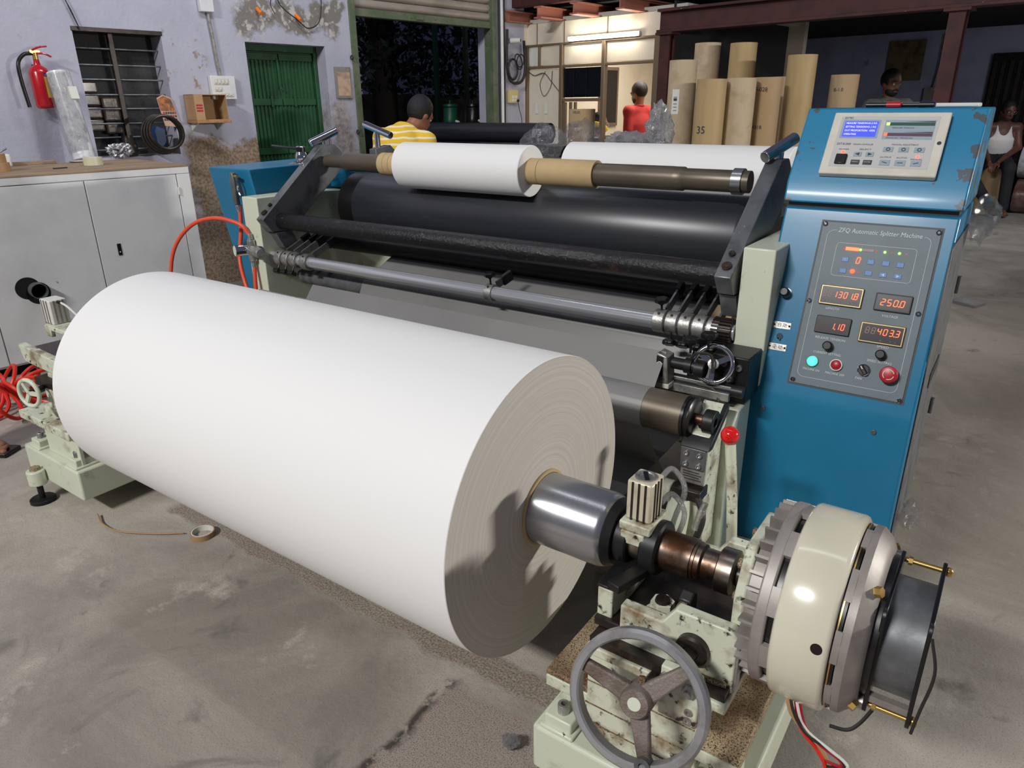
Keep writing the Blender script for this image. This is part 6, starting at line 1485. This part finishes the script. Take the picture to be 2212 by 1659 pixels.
# man sitting in the office, half hidden
p0 = bw((-5.36, 7.2, 0)); J = standing(p0, math.radians(-25), .05, 1.60)
for k in J:
    if k not in ('face', 'knL', 'knR', 'anL', 'anR'): J[k] = J[k]-np.array([0, 0, .30])
for s in 'LR': J['kn'+s] = J['hip'+s]+np.array([.36, -.17, -.04]); J['an'+s] = np.array([J['kn'+s][0], J['kn'+s][1], .07])
person('man with glasses sitting inside the office behind the brown tube', J, dict(skin=m_skin, shirt=M('black T-shirt', (30,30,33), .8), trousers=m_trous), p0, (.97, -.2, -.1), glasses=True, sleeves=.9)
O('office_chair', G().box(-5.56, -5.14, 7.0, 7.4, .42, .50).box(-5.60, -5.55, 7.0, 7.4, .5, 1.0).box(-5.39, -5.33, 7.17, 7.23, 0, .42).box(-5.56, -5.16, 7.0, 7.4, 0, .03), m_blackp, label='black office chair under the seated man with glasses', cat='chair', bf=True, bev=.02)
O('towel', G().tube([bw((-5.50, 7.06, 1.14)), bw((-5.40, 7.04, 1.205)), bw((-5.28, 7.02, 1.215)), bw((-5.17, 7.03, 1.195)), bw((-5.12, 7.06, 1.14))], .032, 12), m_yellowrag, label='yellow towel over the shoulders of the seated man', cat='towel')
# man in the grey shirt behind the console
p0 = bw((-2.50, 8.2, 0)); J = standing(p0, math.radians(-70), .03, 1.69)
person('bearded man in a grey shirt standing behind the console', J, dict(skin=m_skin2, shirt=m_greysh, trousers=m_trous), p0, (.72, -.66, -.2), beard=True)
# man in the white vest sitting at the far right, hands together
p0 = bw((-2.08, 11.62, 0)); z = np.array([0, 0, 1.]); b0 = np.array(p0); f = nrm(np.array([.30, -.95, 0])); r = np.array([f[1], -f[0], 0])*-1
r = np.cross(f, z)
J = {'pel': b0+z*.73, 'chest': b0+z*.99+f*.02, 'neck': b0+z*1.17+f*.05, 'head': b0+z*1.30+f*.10, 'face': f}
for s, q in (('L', -1), ('R', 1)):
    J['sh'+s] = b0+z*1.10+f*.04+r*q*.165; J['el'+s] = b0+z*.86+f*.12+r*q*.20; J['wr'+s] = b0+z*.68+f*.34+r*q*.05+r*.10
    J['hip'+s] = b0+z*.70+r*q*.09; J['kn'+s] = b0+z*.62+f*.40+r*q*.17+r*.10; J['an'+s] = b0+z*.08+f*.34+r*q*.12
J['knR'] = b0+z*.56+f*.34+r*.36; J['anR'] = b0+z*.10+f*.36+r*.02
person('man in a white vest and dark trousers sitting with hands together', J, dict(skin=m_skin2, shirt=m_vest, trousers=m_trous), tuple(b0), tuple(nrm(f+np.array([.25, 0, -.25]))), glasses=True, vest=True, hairs=1.12)
# someone standing just past the left edge: only a sandalled foot shows
p0 = (-3.57, .86, 0); J = standing(p0, math.radians(30), 0, 1.66)
pf = person('person whose sandalled foot shows at the left edge', J, dict(skin=m_skin, shirt=m_greysh, trousers=m_trous), p0, (.8, .6, 0))
for s in 'LR':
    a = J['an'+s]; f = J['face']
    O('sandal', G().obox((a[0]+f[0]*.06, a[1]+f[1]*.06, .011), f, np.cross((0, 0, 1), f), (0, 0, 1), .135, .048, .010), m_blackp, pf, bev=.004)
    sd = np.cross((0, 0, 1), f); c = np.array([a[0]+f[0]*.09, a[1]+f[1]*.09, .02])
    O('sandal_strap', G().tube([c-sd*.047, c-sd*.035+np.array([0, 0, .045]), c+np.array([0, 0, .06]), c+sd*.035+np.array([0, 0, .045]), c+sd*.047], .009, 8), m_blackp, pf)
